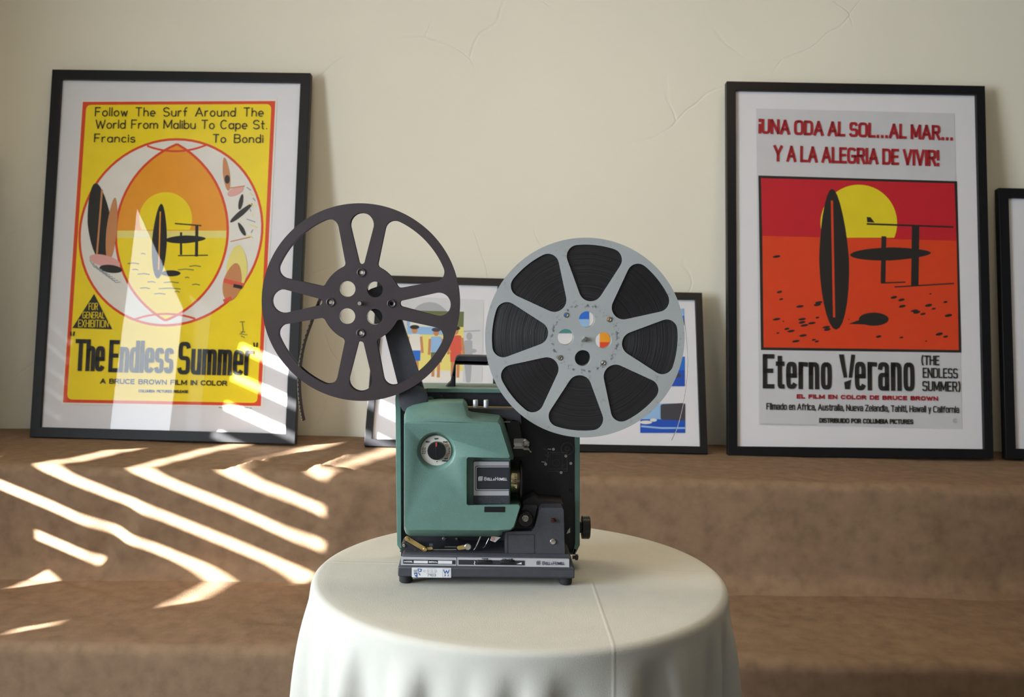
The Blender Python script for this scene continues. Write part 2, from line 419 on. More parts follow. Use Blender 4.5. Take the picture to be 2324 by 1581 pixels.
def tier(name, yb, yf, zt, zlow, seed, creases=(), tops=(), sag=0.0):
    prof = []   # (y, z, kind)
    n = 26
    for i in range(n + 1):
        u = i / n; prof.append((yb + (yf + 0.03 - yb) * u, zt - sag * (1 - u), 't'))
    for k in range(1, 6):
        a = math.radians(90 * k / 6); prof.append((yf + 0.03 - 0.03 * math.sin(a), zt - 0.03 + 0.03 * math.cos(a), 'e'))
    m = 30
    for i in range(m + 1): prof.append((yf, zt - 0.03 + (zlow - zt + 0.03) * i / m, 'f'))
    xs = [-2.04 + 0.0125 * i for i in range(int(4.6 / 0.0125) + 1)]
    rings = []
    for x in xs:
        ring = []
        for y, z, k in prof:
            dy = dz = 0.0
            if k != 't':
                dn = min(1, (zt - z) / 0.12)
                dy += 0.004 * wob(x * 1.3, seed) * dn + 0.0016 * wob(x * 3 + z * 6, seed + 2) * dn
                for (ax, az, bx, bz, wd, amp) in creases: dy -= amp * crease(x, z, ax, az, bx, bz, wd) * dn
                if z < zlow + 0.06: dy -= 0.05 * ((zlow + 0.06 - z) / 0.06) ** 2
            else:
                dz += 0.0025 * wob(x * 2 + y * 3, seed + 4)
                for (ax, ay, bx, by, wd, amp) in tops: dz += amp * crease(x, y, ax, ay, bx, by, wd)
            if k in 'te': dz += 0.004 * wob(x * 0.9, seed + 1)
            ring.append((x, y + dy - 3.0, z + dz))
        ring += [(x, yf + 0.03 - 3.0, zlow - 0.001), (x, yb - 3.0, zlow - 0.001)]
        rings.append(ring)
    mb = MB().loft(rings, 0, True, True)
    return mb.build(name, M_felt, plat.e, smooth=60, weld=False)
tier('lower_step', 3.02, 2.43, 0.285, 0.0, 2.0, [(-0.2, .25, -0.3, 0.0, .03, .008)], [(-1.3, 2.9, -1.05, 2.75, .012, .004), (-.75, 2.62, -.45, 2.55, .012, .004)])
tier('upper_step', 3.74, 2.98, 0.620, 0.279, 5.0,
     [(-1.235, .29, -1.13, .50, .035, .010), (-1.30, .58, -1.22, .29, .04, .005), (-0.75, .60, -0.60, .40, .04, .008), (-.45, .6, -.5, .3, .05, .006), (1.3, .45, 1.5, .29, .05, .008), (.8, .5, 1.0, .3, .06, .005)],
     [(-.86, 3.02, -.70, 3.35, .022, .012), (-.62, 3.0, -.56, 3.3, .02, .009), (-.80, 3.1, -.36, 3.03, .014, .008), (-.5, 3.0, -.3, 3.12, .014, .008)], 0.02)

# ------------------------------------------------------------------ framed pictures leaning on the wall
M_frame = mat('black_wood_frame', S(20, 21, 25), 0.45, var=0.12, vscale=30, bump=0.1, bscale=90, spec=0.3)
M_matb = mat('white_mat_board', S(226, 227, 234), 0.9, var=0.012, vscale=8)
M_glass = glass_mat()
def ink(name, c, rough=0.7, var=0.03): return mat(name, S(*c), rough, var=var, vscale=14)
I_yel = ink('yellow_ink', (248, 222, 18)); I_red = ink('red_orange_ink', (222, 70, 25)); I_wht = ink('paper_white', (232, 230, 224))
I_org = ink('orange_ink', (240, 160, 30)); I_blk = ink('black_ink', (30, 28, 26)); I_tan = ink('tan_ink', (205, 140, 90))
I_pink = ink('pink_ink', (228, 170, 165)); I_grey = ink('grey_ink', (150, 160, 165)); I_pale = ink('pale_yellow_ink', (238, 226, 130))
I_crim = ink('crimson_ink', (196, 22, 40)); I_vor = ink('vermilion_ink', (222, 66, 20)); I_dred = ink('dark_red_ink', (165, 20, 35))
I_shet = ink('poster_grey_paper', (205, 207, 213)); I_sun = ink('sun_yellow_ink', (232, 212, 28)); I_coral = ink('coral_ink', (225, 90, 70))
I_blue = ink('blue_ink', (30, 110, 215)); I_lblue = ink('light_blue_ink', (150, 190, 235)); I_dblue = ink('deep_blue_ink', (15, 80, 190))
I_teal = ink('teal_ink', (70, 140, 140)); I_rock = ink('rock_ink', (62, 62, 72)); I_green = ink('olive_ink', (105, 115, 70)); I_fade = ink('faded_grey_ink', (212, 214, 220))
I_fade2 = ink('faded_shadow_ink', (172, 176, 184))

def lean_frame(name, x, y, lean, yaw, roll, z=0.614):
    c, s_ = math.cos, math.sin
    Rl = Matrix(((1, 0, 0), (0, c(lean), s_(lean)), (0, -s_(lean), c(lean))))
    Ry = Matrix(((c(yaw), -s_(yaw), 0), (s_(yaw), c(yaw), 0), (0, 0, 1)))
    Rr = Matrix(((c(roll), 0, s_(roll)), (0, 1, 0), (-s_(roll), 0, c(roll))))
    return Frame(name, (x, y, z), Ry @ Rl @ Rr)
GY = 0.007      # depth of the glass behind the frame face
PY = 0.0125     # depth of the print
def picture(name, label, x, y, lean, yaw, roll, w_, h_, bar=0.036, cat='framed picture', group=None, z=0.613):
    fr = lean_frame(name, x, y, lean, yaw, roll, z)
    tag(fr.e, label, cat, group)
    out = [(-w_ / 2, 0), (w_ / 2, 0), (w_ / 2, h_), (-w_ / 2, h_)]
    inn = [(-w_ / 2 + bar, bar), (w_ / 2 - bar, bar), (w_ / 2 - bar, h_ - bar), (-w_ / 2 + bar, h_ - bar)]
    mb = MB(); D = 0.032
    for i in range(4):
        j = (i + 1) % 4
        q = [out[i], out[j], inn[j], inn[i]]
        mb.add([(p[0], yy, p[1]) for yy in (0.0, D) for p in q],
               [(0, 1, 2, 3), (4, 5, 6, 7), (0, 1, 5, 4), (2, 3, 7, 6)])
    mb.build('frame', M_frame, fr.e, bevel=0.0015, smooth=30)
    b2 = bar - 0.004
    MB().box(-w_ / 2 + b2, w_ / 2 - b2, 0.014, 0.026, b2, h_ - b2).build('mat_board', M_matb, fr.e)
    g = MB().add([(-w_ / 2 + b2, GY, b2), (w_ / 2 - b2, GY, b2), (w_ / 2 - b2, GY, h_ - b2), (-w_ / 2 + b2, GY, h_ - b2)], [(0, 1, 2, 3)])
    g.build('glass', M_glass, fr.e)
    return fr
LAY = 0.00006
class Print:
    def __init__(s, fr, mats): s.fr = fr; s.mb = MB(); s.mats = []; s.n = 0
    def mi(s, m):
        if m not in s.mats: s.mats.append(m)
        return s.mats.index(m)
    def y(s): s.n += 1; return PY - LAY * s.n * 0.5
    def fill(s, pts, m, holes=()):
        y = s.y(); s.mb.flat(s.fr.poly(pts, PY), y, [s.fr.poly(h, PY) for h in holes], s.mi(m)); return s
    def line(s, pts, wd, m, closed=False):
        y = s.y(); stroke(s.mb, s.fr.poly(pts, PY), wd * s.fr.k(*pts[0], PY), y, s.mi(m), closed); return s
    def build(s, name='print'):
        return s.mb.build(name, s.mats, s.fr.e, smooth=0, recalc=False, weld=False)

def board_shape(cx, cy, half, hw, rot, n=28):
    """outline of a surfboard: pointed nose, rounded tail; rot 0 = upright, nose up"""
    out = []
    for i in range(n):
        a = 2 * math.pi * i / n; u = -math.cos(a); v = math.sin(a)
        ww = hw * v * (1 - 0.18 * u) * (1 if u > 0 else 1)
        x, y = ww, -half * (-u)
        y = half * math.cos(a)
        ww = hw * math.sin(a) * (1.0 - 0.22 * max(0, -math.cos(a)))
        x, y = ww, y
        out.append((cx + x * math.cos(rot) - y * math.sin(rot), cy + x * math.sin(rot) + y * math.cos(rot)))
    return out

# ---- yellow poster on the left
A = picture('framed_poster', 'large framed yellow surf film poster with an orange sunset oval, left of the projector',
            -1.2381, 3.4985, 0.1541, -0.0350, -0.0011, 0.9558, 1.3441, 0.036, 'framed poster', None, 0.613)
P = Print(A, None)
P.fill([(184, 227), (629, 225), (596, 925), (139, 917)], I_wht)
P.fill([(188, 231), (625, 229), (592, 921), (143, 913)], I_red)
P.fill(rounded([(196, 238), (616, 236), (584, 914), (152, 906)], 12), I_yel)
def ellA(k=1.0, n=72):
    o = []
    for i in range(n):
        a = 2 * math.pi * i / n; s_ = math.sin(a)
        o.append((388 + 207 * k * math.cos(a) + 13 * s_, 527 - 211 * k * s_))
    return o
P.fill(ellA(), I_wht)
def arc3(a, b, c, n=28):
    (ax, ay), (bx, by), (cx, cy) = a, b, c
    d = 2 * (ax * (by - cy) + bx * (cy - ay) + cx * (ay - by))
    ux = ((ax * ax + ay * ay) * (by - cy) + (bx * bx + by * by) * (cy - ay) + (cx * cx + cy * cy) * (ay - by)) / d
    uy = ((ax * ax + ay * ay) * (cx - bx) + (bx * bx + by * by) * (ax - cx) + (cx * cx + cy * cy) * (bx - ax)) / d
    r = math.hypot(ax - ux, ay - uy); t0 = math.atan2(ay - uy, ax - ux); tb = math.atan2(by - uy, bx - ux); t1 = math.atan2(cy - uy, cx - ux)
    def un(t, ref):
        while t < ref: t += 2 * math.pi
        while t >= ref + 2 * math.pi: t -= 2 * math.pi
        return t
    e1 = un(t1, t0); eb = un(tb, t0)
    if eb > e1: e1 -= 2 * math.pi
    return [(ux + r * math.cos(t0 + (e1 - t0) * i / n), uy + r * math.sin(t0 + (e1 - t0) * i / n)) for i in range(n + 1)]
la = arc3((402, 327), (263, 525), (375, 727)); ra = arc3((402, 327), (517, 525), (375, 727))
lens = la + ra[::-1][1:-1]
P.fill(lens, I_org)
low = [p for p in la if p[1] >= 523]; rlow = [p for p in ra if p[1] >= 523]
def cut(pts, yy):
    for i in range(len(pts) - 1):
        if pts[i][1] < yy <= pts[i + 1][1]:
            t = (yy - pts[i][1]) / (pts[i + 1][1] - pts[i][1]); return (pts[i][0] + t * (pts[i + 1][0] - pts[i][0]), yy)
P.fill([cut(la, 523)] + low + rlow[::-1][1:] + [cut(ra, 523)], I_yel)
P.fill([cut(la, 523.5), (cut(la, 540)[0], 540), (cut(ra, 540)[0], 540), cut(ra, 523.5)], I_pale)
sunp = [p for p in circ(376, 496, 60, 72)]
P.fill([p for p in sunp if p[1] <= 524], I_yel)
P.line(ellA(), 5.5, I_red, True)
P.line(la, 5.5, I_red); P.line(ra, 5.5, I_red)
P.line(arc3((334, 331), (400, 343), (468, 329), 16), 4.5, I_red); P.line(arc3((307, 724), (375, 712), (443, 723), 16), 4.5, I_red)
# plain beach scene: boards planted in the sand and laid on a rack
P.fill(board_shape(362, 547, 85, 17, 0.05), I_blk); P.line([(364, 480), (360, 612)], 3, I_org)
P.fill(circ(388, 620, 22, 20, 7), I_blk)
P.fill(board_shape(421, 543, 46, 9, 1.53), I_blk); P.line([(397, 507), (457, 512)], 3, I_blk)
P.line([(411, 527), (411, 578)], 5, I_blk); P.line([(447, 511), (446, 582)], 7, I_blk); P.line([(404, 580), (472, 579)], 2.5, I_blk)
for (x_, y_, l_) in [(290, 598, 26), (300, 612, 14), (312, 622, 28), (335, 640, 18), (372, 641, 34), (318, 654, 22), (360, 655, 50), (350, 667, 26), (436, 646, 18), (430, 604, 26), (404, 612, 36), (396, 662, 12), (320, 576, 10), (420, 630, 10)]:
    P.line([(x_, y_), (x_ + l_ * .5, y_ - 1.5), (x_ + l_, y_ + .6)], 2.0, I_green)
# left crescent: two boards standing in front of a pale wave
P.fill(board_shape(226, 505, 90, 27, -0.10), I_blk); P.fill(board_shape(254, 520, 72, 12, 0.10), I_tan); P.line([(232, 430), (220, 580)], 4, I_tan)
P.fill(circ(238, 592, 36, 24, 13, 0.25), I_pink); P.fill(circ(252, 610, 26, 24, 9, 0.12), I_blk)
for i in range(8): P.line([(204 + i * 7, 590 + i * 6), (214 + i * 7, 606 + i * 5), (232 + i * 6, 612 + i * 4)], 1.6, I_grey)
# right crescent: small boards, one above the other
P.fill(board_shape(514, 395, 38, 8, -0.12), I_tan); P.fill(circ(516, 407, 6, 16, 10), I_blk)
P.fill(circ(535, 434, 20, 24, 9, -0.45), I_pink); P.line([(514, 428), (556, 422)], 2.5, I_tan)
P.fill(board_shape(548, 483, 33, 6, 0.87), I_blk); P.fill(board_shape(547, 458, 18, 5, 0.2), I_blk)
P.fill(board_shape(549, 520, 17, 5, -0.5), I_blk); P.line([(523, 548), (572, 537)], 2.0, I_tan)
for i in range(10): P.line([(560 + (i % 3) * 7, 425 + i * 12), (570 + (i % 4) * 5, 432 + i * 12)], 2.0, I_pale if i % 2 else I_grey)
P.fill(board_shape(538, 608, 52, 24, 0.06), I_pale); P.fill(board_shape(528, 640, 44, 21, 0.22), I_tan)
P.line([(508, 636), (554, 648)], 10, I_coral); P.line([(530, 648), (550, 652)], 8, I_blk); P.line([(508, 684), (526, 676)], 9, I_coral)
# rating triangle and small device
P.fill([(214, 667), (255, 747), (165, 744)], I_blk)
for (x_, y_, x2, y2) in [(545, 730, 556, 730), (550, 731, 552, 748), (553, 748, 548, 757), (544, 757, 562, 760), (547, 762, 556, 766), (546, 753, 557, 753)]:
    P.line([(x_, y_), (x2, y2)], 1.6, I_green)
P.build('print')
ty = PY - 0.0032
def line(name, fr, m, args_list, y=None, extra=None):
    """one printed line = one part"""
    mb = MB(); y = ty if y is None else y
    for a_, k_ in args_list: text(mb, fr, y, *a_, **k_)
    if extra: extra(mb, y)
    return mb.build(name, m, fr.e, smooth=0, recalc=False, weld=False)
def T(*a, **k): return (a, k)
line('caption_line', A, I_blk, [T('Follow The Surf Around The', 215, 598, 263, 244, 2.3, HAND, 0.002, gap=.28, sp=.75)])
line('caption_line', A, I_blk, [T('World From Malibu To Cape St.', 216, 608, 291, 272, 2.3, HAND, 0.003, gap=.24, sp=.55)])
line('caption_line', A, I_blk, [T('Francis', 213, 307, 322, 304, 2.3, HAND, 0.004, gap=.28)])
line('caption_line', A, I_blk, [T('To Bondi', 482, 597, 323, 305, 2.3, HAND, 0.004, gap=.28, sp=.8)])
line('title', A, I_blk, [T('The', 168, 236, 841, 769, 9.2, GOTH, 0.02, gap=.42), T('Endless', 245, 392, 844, 771, 9.2, GOTH, 0.022, gap=.45), T('Summer', 402, 572, 849, 775, 9.2, GOTH, 0.022, gap=.42),
     T('"', 158, 169, 776, 752, 3.6, GOTH, 0.0), T('"', 574, 585, 802, 777, 3.6, GOTH, 0.0)])
line('credit_line', A, I_blk, [T('A BRUCE BROWN FILM IN COLOR', 227, 515, 870, 858.5, 2.3, SANS, 0.018, gap=.3, sp=.6)])
line('credit_line', A, I_blk, [T('COLUMBIA PICTURES RELEASE', 314, 427, 890, 883.5, 1.5, SANS, 0.014, gap=.3, sp=.7)])
def imprint(mb, y):
    for (a_, l_) in ((497, 8), (507, 5), (514, 12), (528, 8), (538, 14), (554, 10), (566, 6)): stroke(mb, A.poly([(a_, 924 + (a_ - 497) * .02), (a_ + l_, 924.2 + (a_ - 497) * .02)], PY), 0.0022, y)
line('imprint', A, I_green, [], None, imprint)
line('rating', A, I_yel, [T('FOR', 201, 222, 703, 687, 1.5, GOTH, .0, gap=.3), T('GENERAL', 187, 237, 722, 707, 1.5, GOTH, .01, gap=.3), T('EXHIBITION', 177, 246, 742, 725, 1.5, GOTH, .01, gap=.3)])['label'] = 'yellow lettering in the black triangle'

# ---- red poster on the right
B = picture('framed_poster', 'large framed red and orange sunset poster with Spanish lettering, right of the projector',
            1.2420, 3.4755, 0.1540, 0.0178, -0.0074, 0.9440, 1.3490, 0.033, 'framed poster', None, 0.613)
P = Print(B, None)
P.fill([(1716, 246), (2166, 257), (2184, 973), (1723, 963)], I_shet)
P.fill([(1721, 398), (2172, 411), (2182, 800), (1727, 794)], I_blk)
P.fill([(1727, 404), (2166, 416), (2171, 546), (1730, 535)], I_crim)
P.fill([(1730, 535), (2171, 546), (2176, 794), (1733, 788)], I_vor)
P.fill([p for p in circ(1949, 506, 87, 80) if p[1] <= 541 + (p[0] - 1949) * .02], I_sun)
P.fill(board_shape(1893, 588, 160, 34, -0.03), I_blk); P.line([(1888, 455), (1893, 720)], 5, I_vor)
P.fill(circ(1983, 724, 34, 24, 15), I_blk); P.fill([(1925, 735), (1960, 722), (1962, 736)], I_blk)
P.fill(board_shape(2021, 576, 92, 15, 1.545), I_blk); P.line([(1967, 508), (2164, 515)], 4, I_blk); P.fill([(1967, 492), (1976, 493), (1985, 505), (1968, 504)], I_blk)
P.line([(2006, 536), (2004, 642)], 11, I_blk); P.line([(2078, 512), (2076, 648)], 17, I_blk); P.line([(2000, 642), (2055, 640)], 3, I_blk); P.line([(2030, 651), (2165, 643)], 3, I_blk)
rr = random.Random(3)
for i in range(46):
    x_ = rr.uniform(1760, 2160); y_ = rr.uniform(655, 775); l_ = rr.uniform(3, 15)
    if 1940 < x_ < 2020 and y_ < 745: continue
    P.fill(circ(x_, y_, l_ * .6, 8, l_ * .17 + .8, -.2), I_blk)
for (x_, y_) in [(1820, 724), (1825, 738), (1795, 751), (1822, 761), (1806, 774), (1842, 733), (1875, 742), (1858, 686), (2075, 705), (1762, 582), (1815, 695), (1762, 724)]: P.fill(circ(x_, y_, 9, 10, 2.6, -.15), I_blk)
P.build('print')
line('headline', B, I_dred, [T('¡UNA ODA AL SOL...AL MAR...', 1721, 2164, 303, 269, 6.2, GOTH, 0.036, gap=.34, sp=.42)])
line('headline', B, I_dred, [T('Y A LA ALEGRIA DE VIVIR!', 1755, 2132, 366, 329, 6.2, GOTH, 0.030, gap=.34, sp=.42)])
line('credit_line', B, I_dred, [T('EL FILM EN COLOR DE BRUCE BROWN', 1808, 2129, 904, 894, 2.9, SANS, 0.016, gap=.34, sp=.6)])
def big_v(mb, y):
    for q in ([(1903, 804), (1914, 804), (1922, 856), (1914, 857)], [(1931, 804), (1940, 805), (1933, 857), (1925, 857)], [(1915, 867), (1931, 861), (1928, 883), (1917, 883)]): mb.flat(B.poly(q, PY), y)
line('title', B, I_blk, [T('Eterno', 1731, 1888, 881, 803, 10.0, GOTH, 0.018, gap=.5), T('erano', 1940, 2076, 885, 803, 10.0, GOTH, 0.018, gap=.5)], None, big_v)
line('subtitle', B, I_blk, [T('(THE', 2091, 2132, 828, 806, 3.3, GOTH, 0.02, gap=.34), T('ENDLESS', 2094, 2174, 857, 834, 3.1, GOTH, 0.02, gap=.34), T('SUMMER)', 2093, 2180, 887, 864, 3.3, GOTH, 0.02, gap=.34)])
line('credit_line', B, I_blk, [T('Filmado en Africa, Australia, Nueva Zelandia, Tahiti, Hawaii y California', 1739, 2177, 929, 914, 2.2, GOTH, 0.018, gap=.28, sp=.42)])
line('credit_line', B, I_blk, [T('DISTRIBUIDO POR COLUMBIA PICTURES', 1859, 2073, 959, 948, 2.5, GOTH, 0.016, gap=.36, sp=.55)])
def imprint_b(mb, y):
    for i in range(26): stroke(mb, B.poly([(1726 + i * 5, 961 + i * .08), (1729.5 + i * 5, 961.2 + i * .08)], PY), 0.0016, y)
line('imprint', B, I_fade2, [T('C', 2163, 2172, 959, 949, 2.2, SANS, 0.016)], None, imprint_b)

# ---- smaller framed photographs between the posters
C1 = picture('framed_photograph', 'small black framed photograph of people in hats, behind the left film reel', -0.2800, 3.47, 0.355, -0.04, 0.005, 0.472, 0.640, 0.026, 'framed picture')
P = Print(C1, None)
P.fill([(905, 672), (1098, 680), (1094, 868), (898, 860)], I_fade)
for q in (circ(975, 745, 52, 24, 60), circ(1065, 763, 7, 14, 9), rounded([(1054, 772), (1072, 772), (1072, 805), (1068, 868), (1058, 868), (1052, 805)], 4), circ(1073, 796, 9, 12, 5)): P.fill(q, I_fade2)
P.line([(1048, 752), (1090, 750)], 3, I_fade2)
P.fill([(925, 704), (1053, 707), (1050, 868), (920, 863)], I_pale)
P.fill([(925, 704), (1053, 707), (1052, 742), (924, 738)], I_green); P.fill([(925, 726), (1010, 728), (1008, 760), (924, 758)], I_lblue); P.fill([(932, 724), (990, 727), (986, 742), (930, 740)], I_wht)
P.fill([(921, 838), (1051, 842), (1050, 868), (920, 863)], I_wht)
def bather(x, y, s_, shirt, short, hat, skin=I_tan):
    P.fill(rounded([(x - 14 * s_, y + 16 * s_), (x + 14 * s_, y + 16 * s_), (x + 15 * s_, y + 55 * s_), (x - 13 * s_, y + 55 * s_)], 7 * s_), shirt)
    P.fill([(x - 13 * s_, y + 54 * s_), (x + 14 * s_, y + 54 * s_), (x + 13 * s_, y + 78 * s_), (x - 12 * s_, y + 78 * s_)], short)
    P.line([(x - 7 * s_, y + 78 * s_), (x - 8 * s_, y + 112 * s_)], 7 * s_, skin); P.line([(x + 6 * s_, y + 78 * s_), (x + 5 * s_, y + 114 * s_)], 7 * s_, skin)
    P.line([(x - 15 * s_, y + 22 * s_), (x - 17 * s_, y + 60 * s_)], 6 * s_, skin); P.line([(x + 15 * s_, y + 22 * s_), (x + 18 * s_, y + 60 * s_)], 6 * s_, skin)
    P.fill(circ(x, y + 6 * s_, 7 * s_, 14, 9 * s_), skin); P.fill(circ(x, y, 11 * s_, 14, 5 * s_), hat)
bather(941, 742, .98, I_wht, I_blue, I_blk); bather(990, 748, .95, I_lblue, I_green, I_rock); bather(1034, 745, .98, I_coral, I_coral, I_blk)
P.build('print')

C2 = picture('framed_photograph', 'black framed set of small colour seascape photographs, behind the right film reel', 0.3489, 3.47, 0.355, 0.009, -0.001, 0.7016, 0.600, 0.026, 'framed picture')
P = Print(C2, None)
P.fill(rect(1205, 672, 1337, 756), I_blue); P.fill(rect(1205, 724, 1337, 756), I_lblue); P.fill(rect(1205, 742, 1300, 756), I_teal)
P.fill(rect(1361, 702, 1440, 792), I_org); P.fill(rect(1361, 776, 1440, 792), I_red); P.fill(circ(1398, 780, 8, 12, 7), I_blk); P.fill(rect(1361, 702, 1378, 730), I_red)
P.fill(rect(1452, 700, 1553, 738), I_lblue); P.fill(rect(1452, 716, 1553, 738), I_blue); P.fill(rect(1535, 726, 1553, 738), I_rock)
P.fill(rect(1452, 809, 1554, 876), I_blue); P.fill(rect(1452, 840, 1554, 876), I_dblue); P.fill(circ(1534, 852, 13, 12, 5), I_rock)
P.fill(rect(1240, 795, 1345, 880), I_green); P.fill(rect(1240, 820, 1330, 880), I_teal)
P.fill(rect(1453, 915, 1555, 982), I_lblue); P.fill(rect(1453, 951, 1555, 982), I_dblue); P.fill(rounded([(1499, 917), (1555, 914), (1555, 954), (1499, 952)], 6), I_rock)
P.fill(circ(1466, 958, 14, 16, 4), I_wht); P.fill(circ(1483, 953, 8, 12, 3.5), I_wht); P.line([(1455, 967), (1500, 971), (1555, 971)], 4, I_lblue)
P.build('print')

C3 = picture('framed_picture', 'black framed picture with white mat, cut off by the right edge of the view', 2.1526, 3.515, 0.1765, 0.0023, -0.0024, 0.7597, 0.9862, 0.036, 'framed picture')
C4 = picture('framed_picture', 'black framed picture standing past the left edge, shading the wall', -2.045, 3.53, 0.16, 0.0, 0.0, 0.20, 1.03, 0.034, 'framed picture')

# ------------------------------------------------------------------ table and cloth
TC = Vector((0.0205, 1.604, 0.75)); TR = 0.337
M_cloth = mat('ivory_tablecloth', S(198, 196, 187), 0.9, var=0.02, vscale=30, bump=0.15, bscale=500, spec=0.25)
def cloth_creases():
    nt = M_cloth.node_tree; N = nt.nodes; L = nt.links; b = N['Principled BSDF']
    tc = N.new('ShaderNodeTexCoord'); sep = N.new('ShaderNodeSeparateXYZ'); L.new(tc.outputs['Object'], sep.inputs[0])
    def ridge(axis, at, slope_axis, slope):
        ma = N.new('ShaderNodeMath'); ma.operation = 'MULTIPLY_ADD'; ma.inputs[1].default_value = slope; ma.inputs[2].default_value = -at
        L.new(sep.outputs[slope_axis], ma.inputs[0])
        ad = N.new('ShaderNodeMath'); ad.operation = 'ADD'; L.new(sep.outputs[axis], ad.inputs[0]); L.new(ma.outputs[0], ad.inputs[1])
        ab = N.new('ShaderNodeMath'); ab.operation = 'ABSOLUTE'; L.new(ad.outputs[0], ab.inputs[0])
        mr = N.new('ShaderNodeMapRange'); mr.interpolation_type = 'SMOOTHSTEP'; mr.inputs['From Max'].default_value = 0.004; mr.inputs['To Min'].default_value = 1.0; mr.inputs['To Max'].default_value = 0.0
        L.new(ab.outputs[0], mr.inputs['Value']); return mr.outputs[0]
    r1 = ridge(1, 0.035, 0, 0.02); r2 = ridge(0, 0.115, 1, 0.03)
    mx = N.new('ShaderNodeMath'); mx.operation = 'MAXIMUM'; L.new(r1, mx.inputs[0]); L.new(r2, mx.inputs[1])
    bp = N.new('ShaderNodeBump'); bp.inputs['Strength'].default_value = 0.22; bp.inputs['Distance'].default_value = 0.002
    L.new(mx.outputs[0], bp.inputs['Height'])
    old = [n for n in N if n.type == 'BUMP' and n != bp][0]
    L.new(old.outputs['Normal'], bp.inputs['Normal']); L.new(bp.outputs['Normal'], b.inputs['Normal'])
cloth_creases()
M_wood = mat('table_wood', S(120, 90, 60), 0.6, var=0.15, vscale=12)
tbl = Frame('round_table', (TC.x, TC.y, 0)); tag(tbl.e, 'round pedestal table hidden under the white cloth, carrying the projector', 'table')
MB().lathe([(0.325, 0.722), (0.330, 0.727), (0.330, 0.744), (0.326, 0.748)], axis='z', n=64).build('tabletop', M_wood, tbl.e)
MB().lathe([(0.05, 0.03), (0.035, 0.08), (0.03, 0.4), (0.04, 0.722)], axis='z', n=24).build('pedestal', M_wood, tbl.e)
MB().lathe([(0.22, 0.0), (0.22, 0.012), (0.06, 0.03)], axis='z', n=40).build('base', M_wood, tbl.e)
NT = 420
def fold(th):
    v = 0.5 * math.sin(15 * th + 0.6) + 0.5 * math.sin(22 * th + 2.2 + 0.8 * math.sin(2 * th)) + 0.35 * math.sin(34 * th + 1.0 + math.sin(3 * th))
    return math.copysign(abs(v) ** 0.8, v)
rings = []
for r in (0.0, 0.06, 0.12, 0.18, 0.24, 0.28, 0.31, 0.325):
    rings.append([(r * math.cos(2 * math.pi * i / NT) if r else 1e-4 * math.cos(2 * math.pi * i / NT), r * math.sin(2 * math.pi * i / NT) if r else 1e-4 * math.sin(2 * math.pi * i / NT), 0.0) for i in range(NT)])
for k in range(1, 6):
    a = math.radians(18 * k); rr_ = 0.325 + 0.0125 * math.sin(a); zz = -0.0125 + 0.0125 * math.cos(a)
    rings.append([(rr_ * math.cos(2 * math.pi * i / NT), rr_ * math.sin(2 * math.pi * i / NT), zz) for i in range(NT)])
for d in (0.02, 0.03, 0.045, 0.06, 0.08, 0.10, 0.13, 0.16, 0.2, 0.24, 0.3, 0.38, 0.46, 0.55, 0.64, 0.735):
    q = d - 0.0125; ring = []
    for i in range(NT):
        th = 2 * math.pi * i / NT
        amp = 0.036 * (1 - math.exp(-max(0, q - 0.014) / 0.10))
        fl = 0.008 * (1 - math.exp(-q / 0.07)) + 0.02 * q
        rr_ = 0.3375 + fl + amp * fold(th + 0.08 * q) * 0.62
        ring.append((rr_ * math.cos(th), rr_ * math.sin(th), -d))
    rings.append(ring)
mb = MB().loft(rings, 0)
cl = mb.build('tablecloth', M_cloth, None, smooth=80)
cl.location = (TC.x, TC.y, 0.7505); tag(cl, 'ivory white cloth falling in soft folds over the round table', 'tablecloth')

# ------------------------------------------------------------------ projector
M_green = mat('green_enamel', S(97, 131, 121), 0.42, var=0.05, vscale=60, bump=0.28, bscale=900)
M_gray = mat('charcoal_casting', S(62, 63, 70), 0.55, var=0.10, vscale=60, bump=0.3, bscale=800)
M_dark = mat('black_panel', S(43, 43, 49), 0.55, var=0.12, vscale=50, bump=0.2, bscale=700)
M_black = mat('black_plastic', S(22, 22, 25), 0.35, var=0.15, vscale=30)
M_silver = mat('brushed_silver', S(196, 197, 202), 0.35, 0.35, var=0.05, vscale=25)
M_chrome = mat('steel', S(190, 188, 182), 0.25, 0.9, var=0.08, vscale=40)
M_barrel = mat('polished_pale_brass', S(222, 208, 165), 0.16, 0.9, var=0.05, vscale=30)
M_brass = mat('brass', S(205, 178, 120), 0.3, 0.85, var=0.1, vscale=60)
M_cream = mat('cream_enamel', S(214, 212, 202), 0.5, var=0.03, vscale=30)
M_lblk = mat('label_black', S(40, 42, 50), 0.5, var=0.05, vscale=30)
M_lwht = mat('label_white', S(222, 223, 226), 0.5, var=0.03, vscale=30)
M_lblu = mat('label_blue', S(40, 90, 160), 0.5, var=0.05, vscale=30)
M_lred = mat('label_red', S(215, 60, 40), 0.5, var=0.05, vscale=30)
M_navy = mat('label_navy', S(45, 48, 72), 0.5, var=0.05, vscale=30)
M_rub = mat('black_rubber', S(30, 30, 32), 0.8, var=0.1, vscale=40)
M_line = mat('diagram_print', S(104, 102, 112), 0.6, var=0.08, vscale=40)
M_faint = mat('embossed_grey', S(78, 79, 88), 0.5, var=0.05, vscale=40)

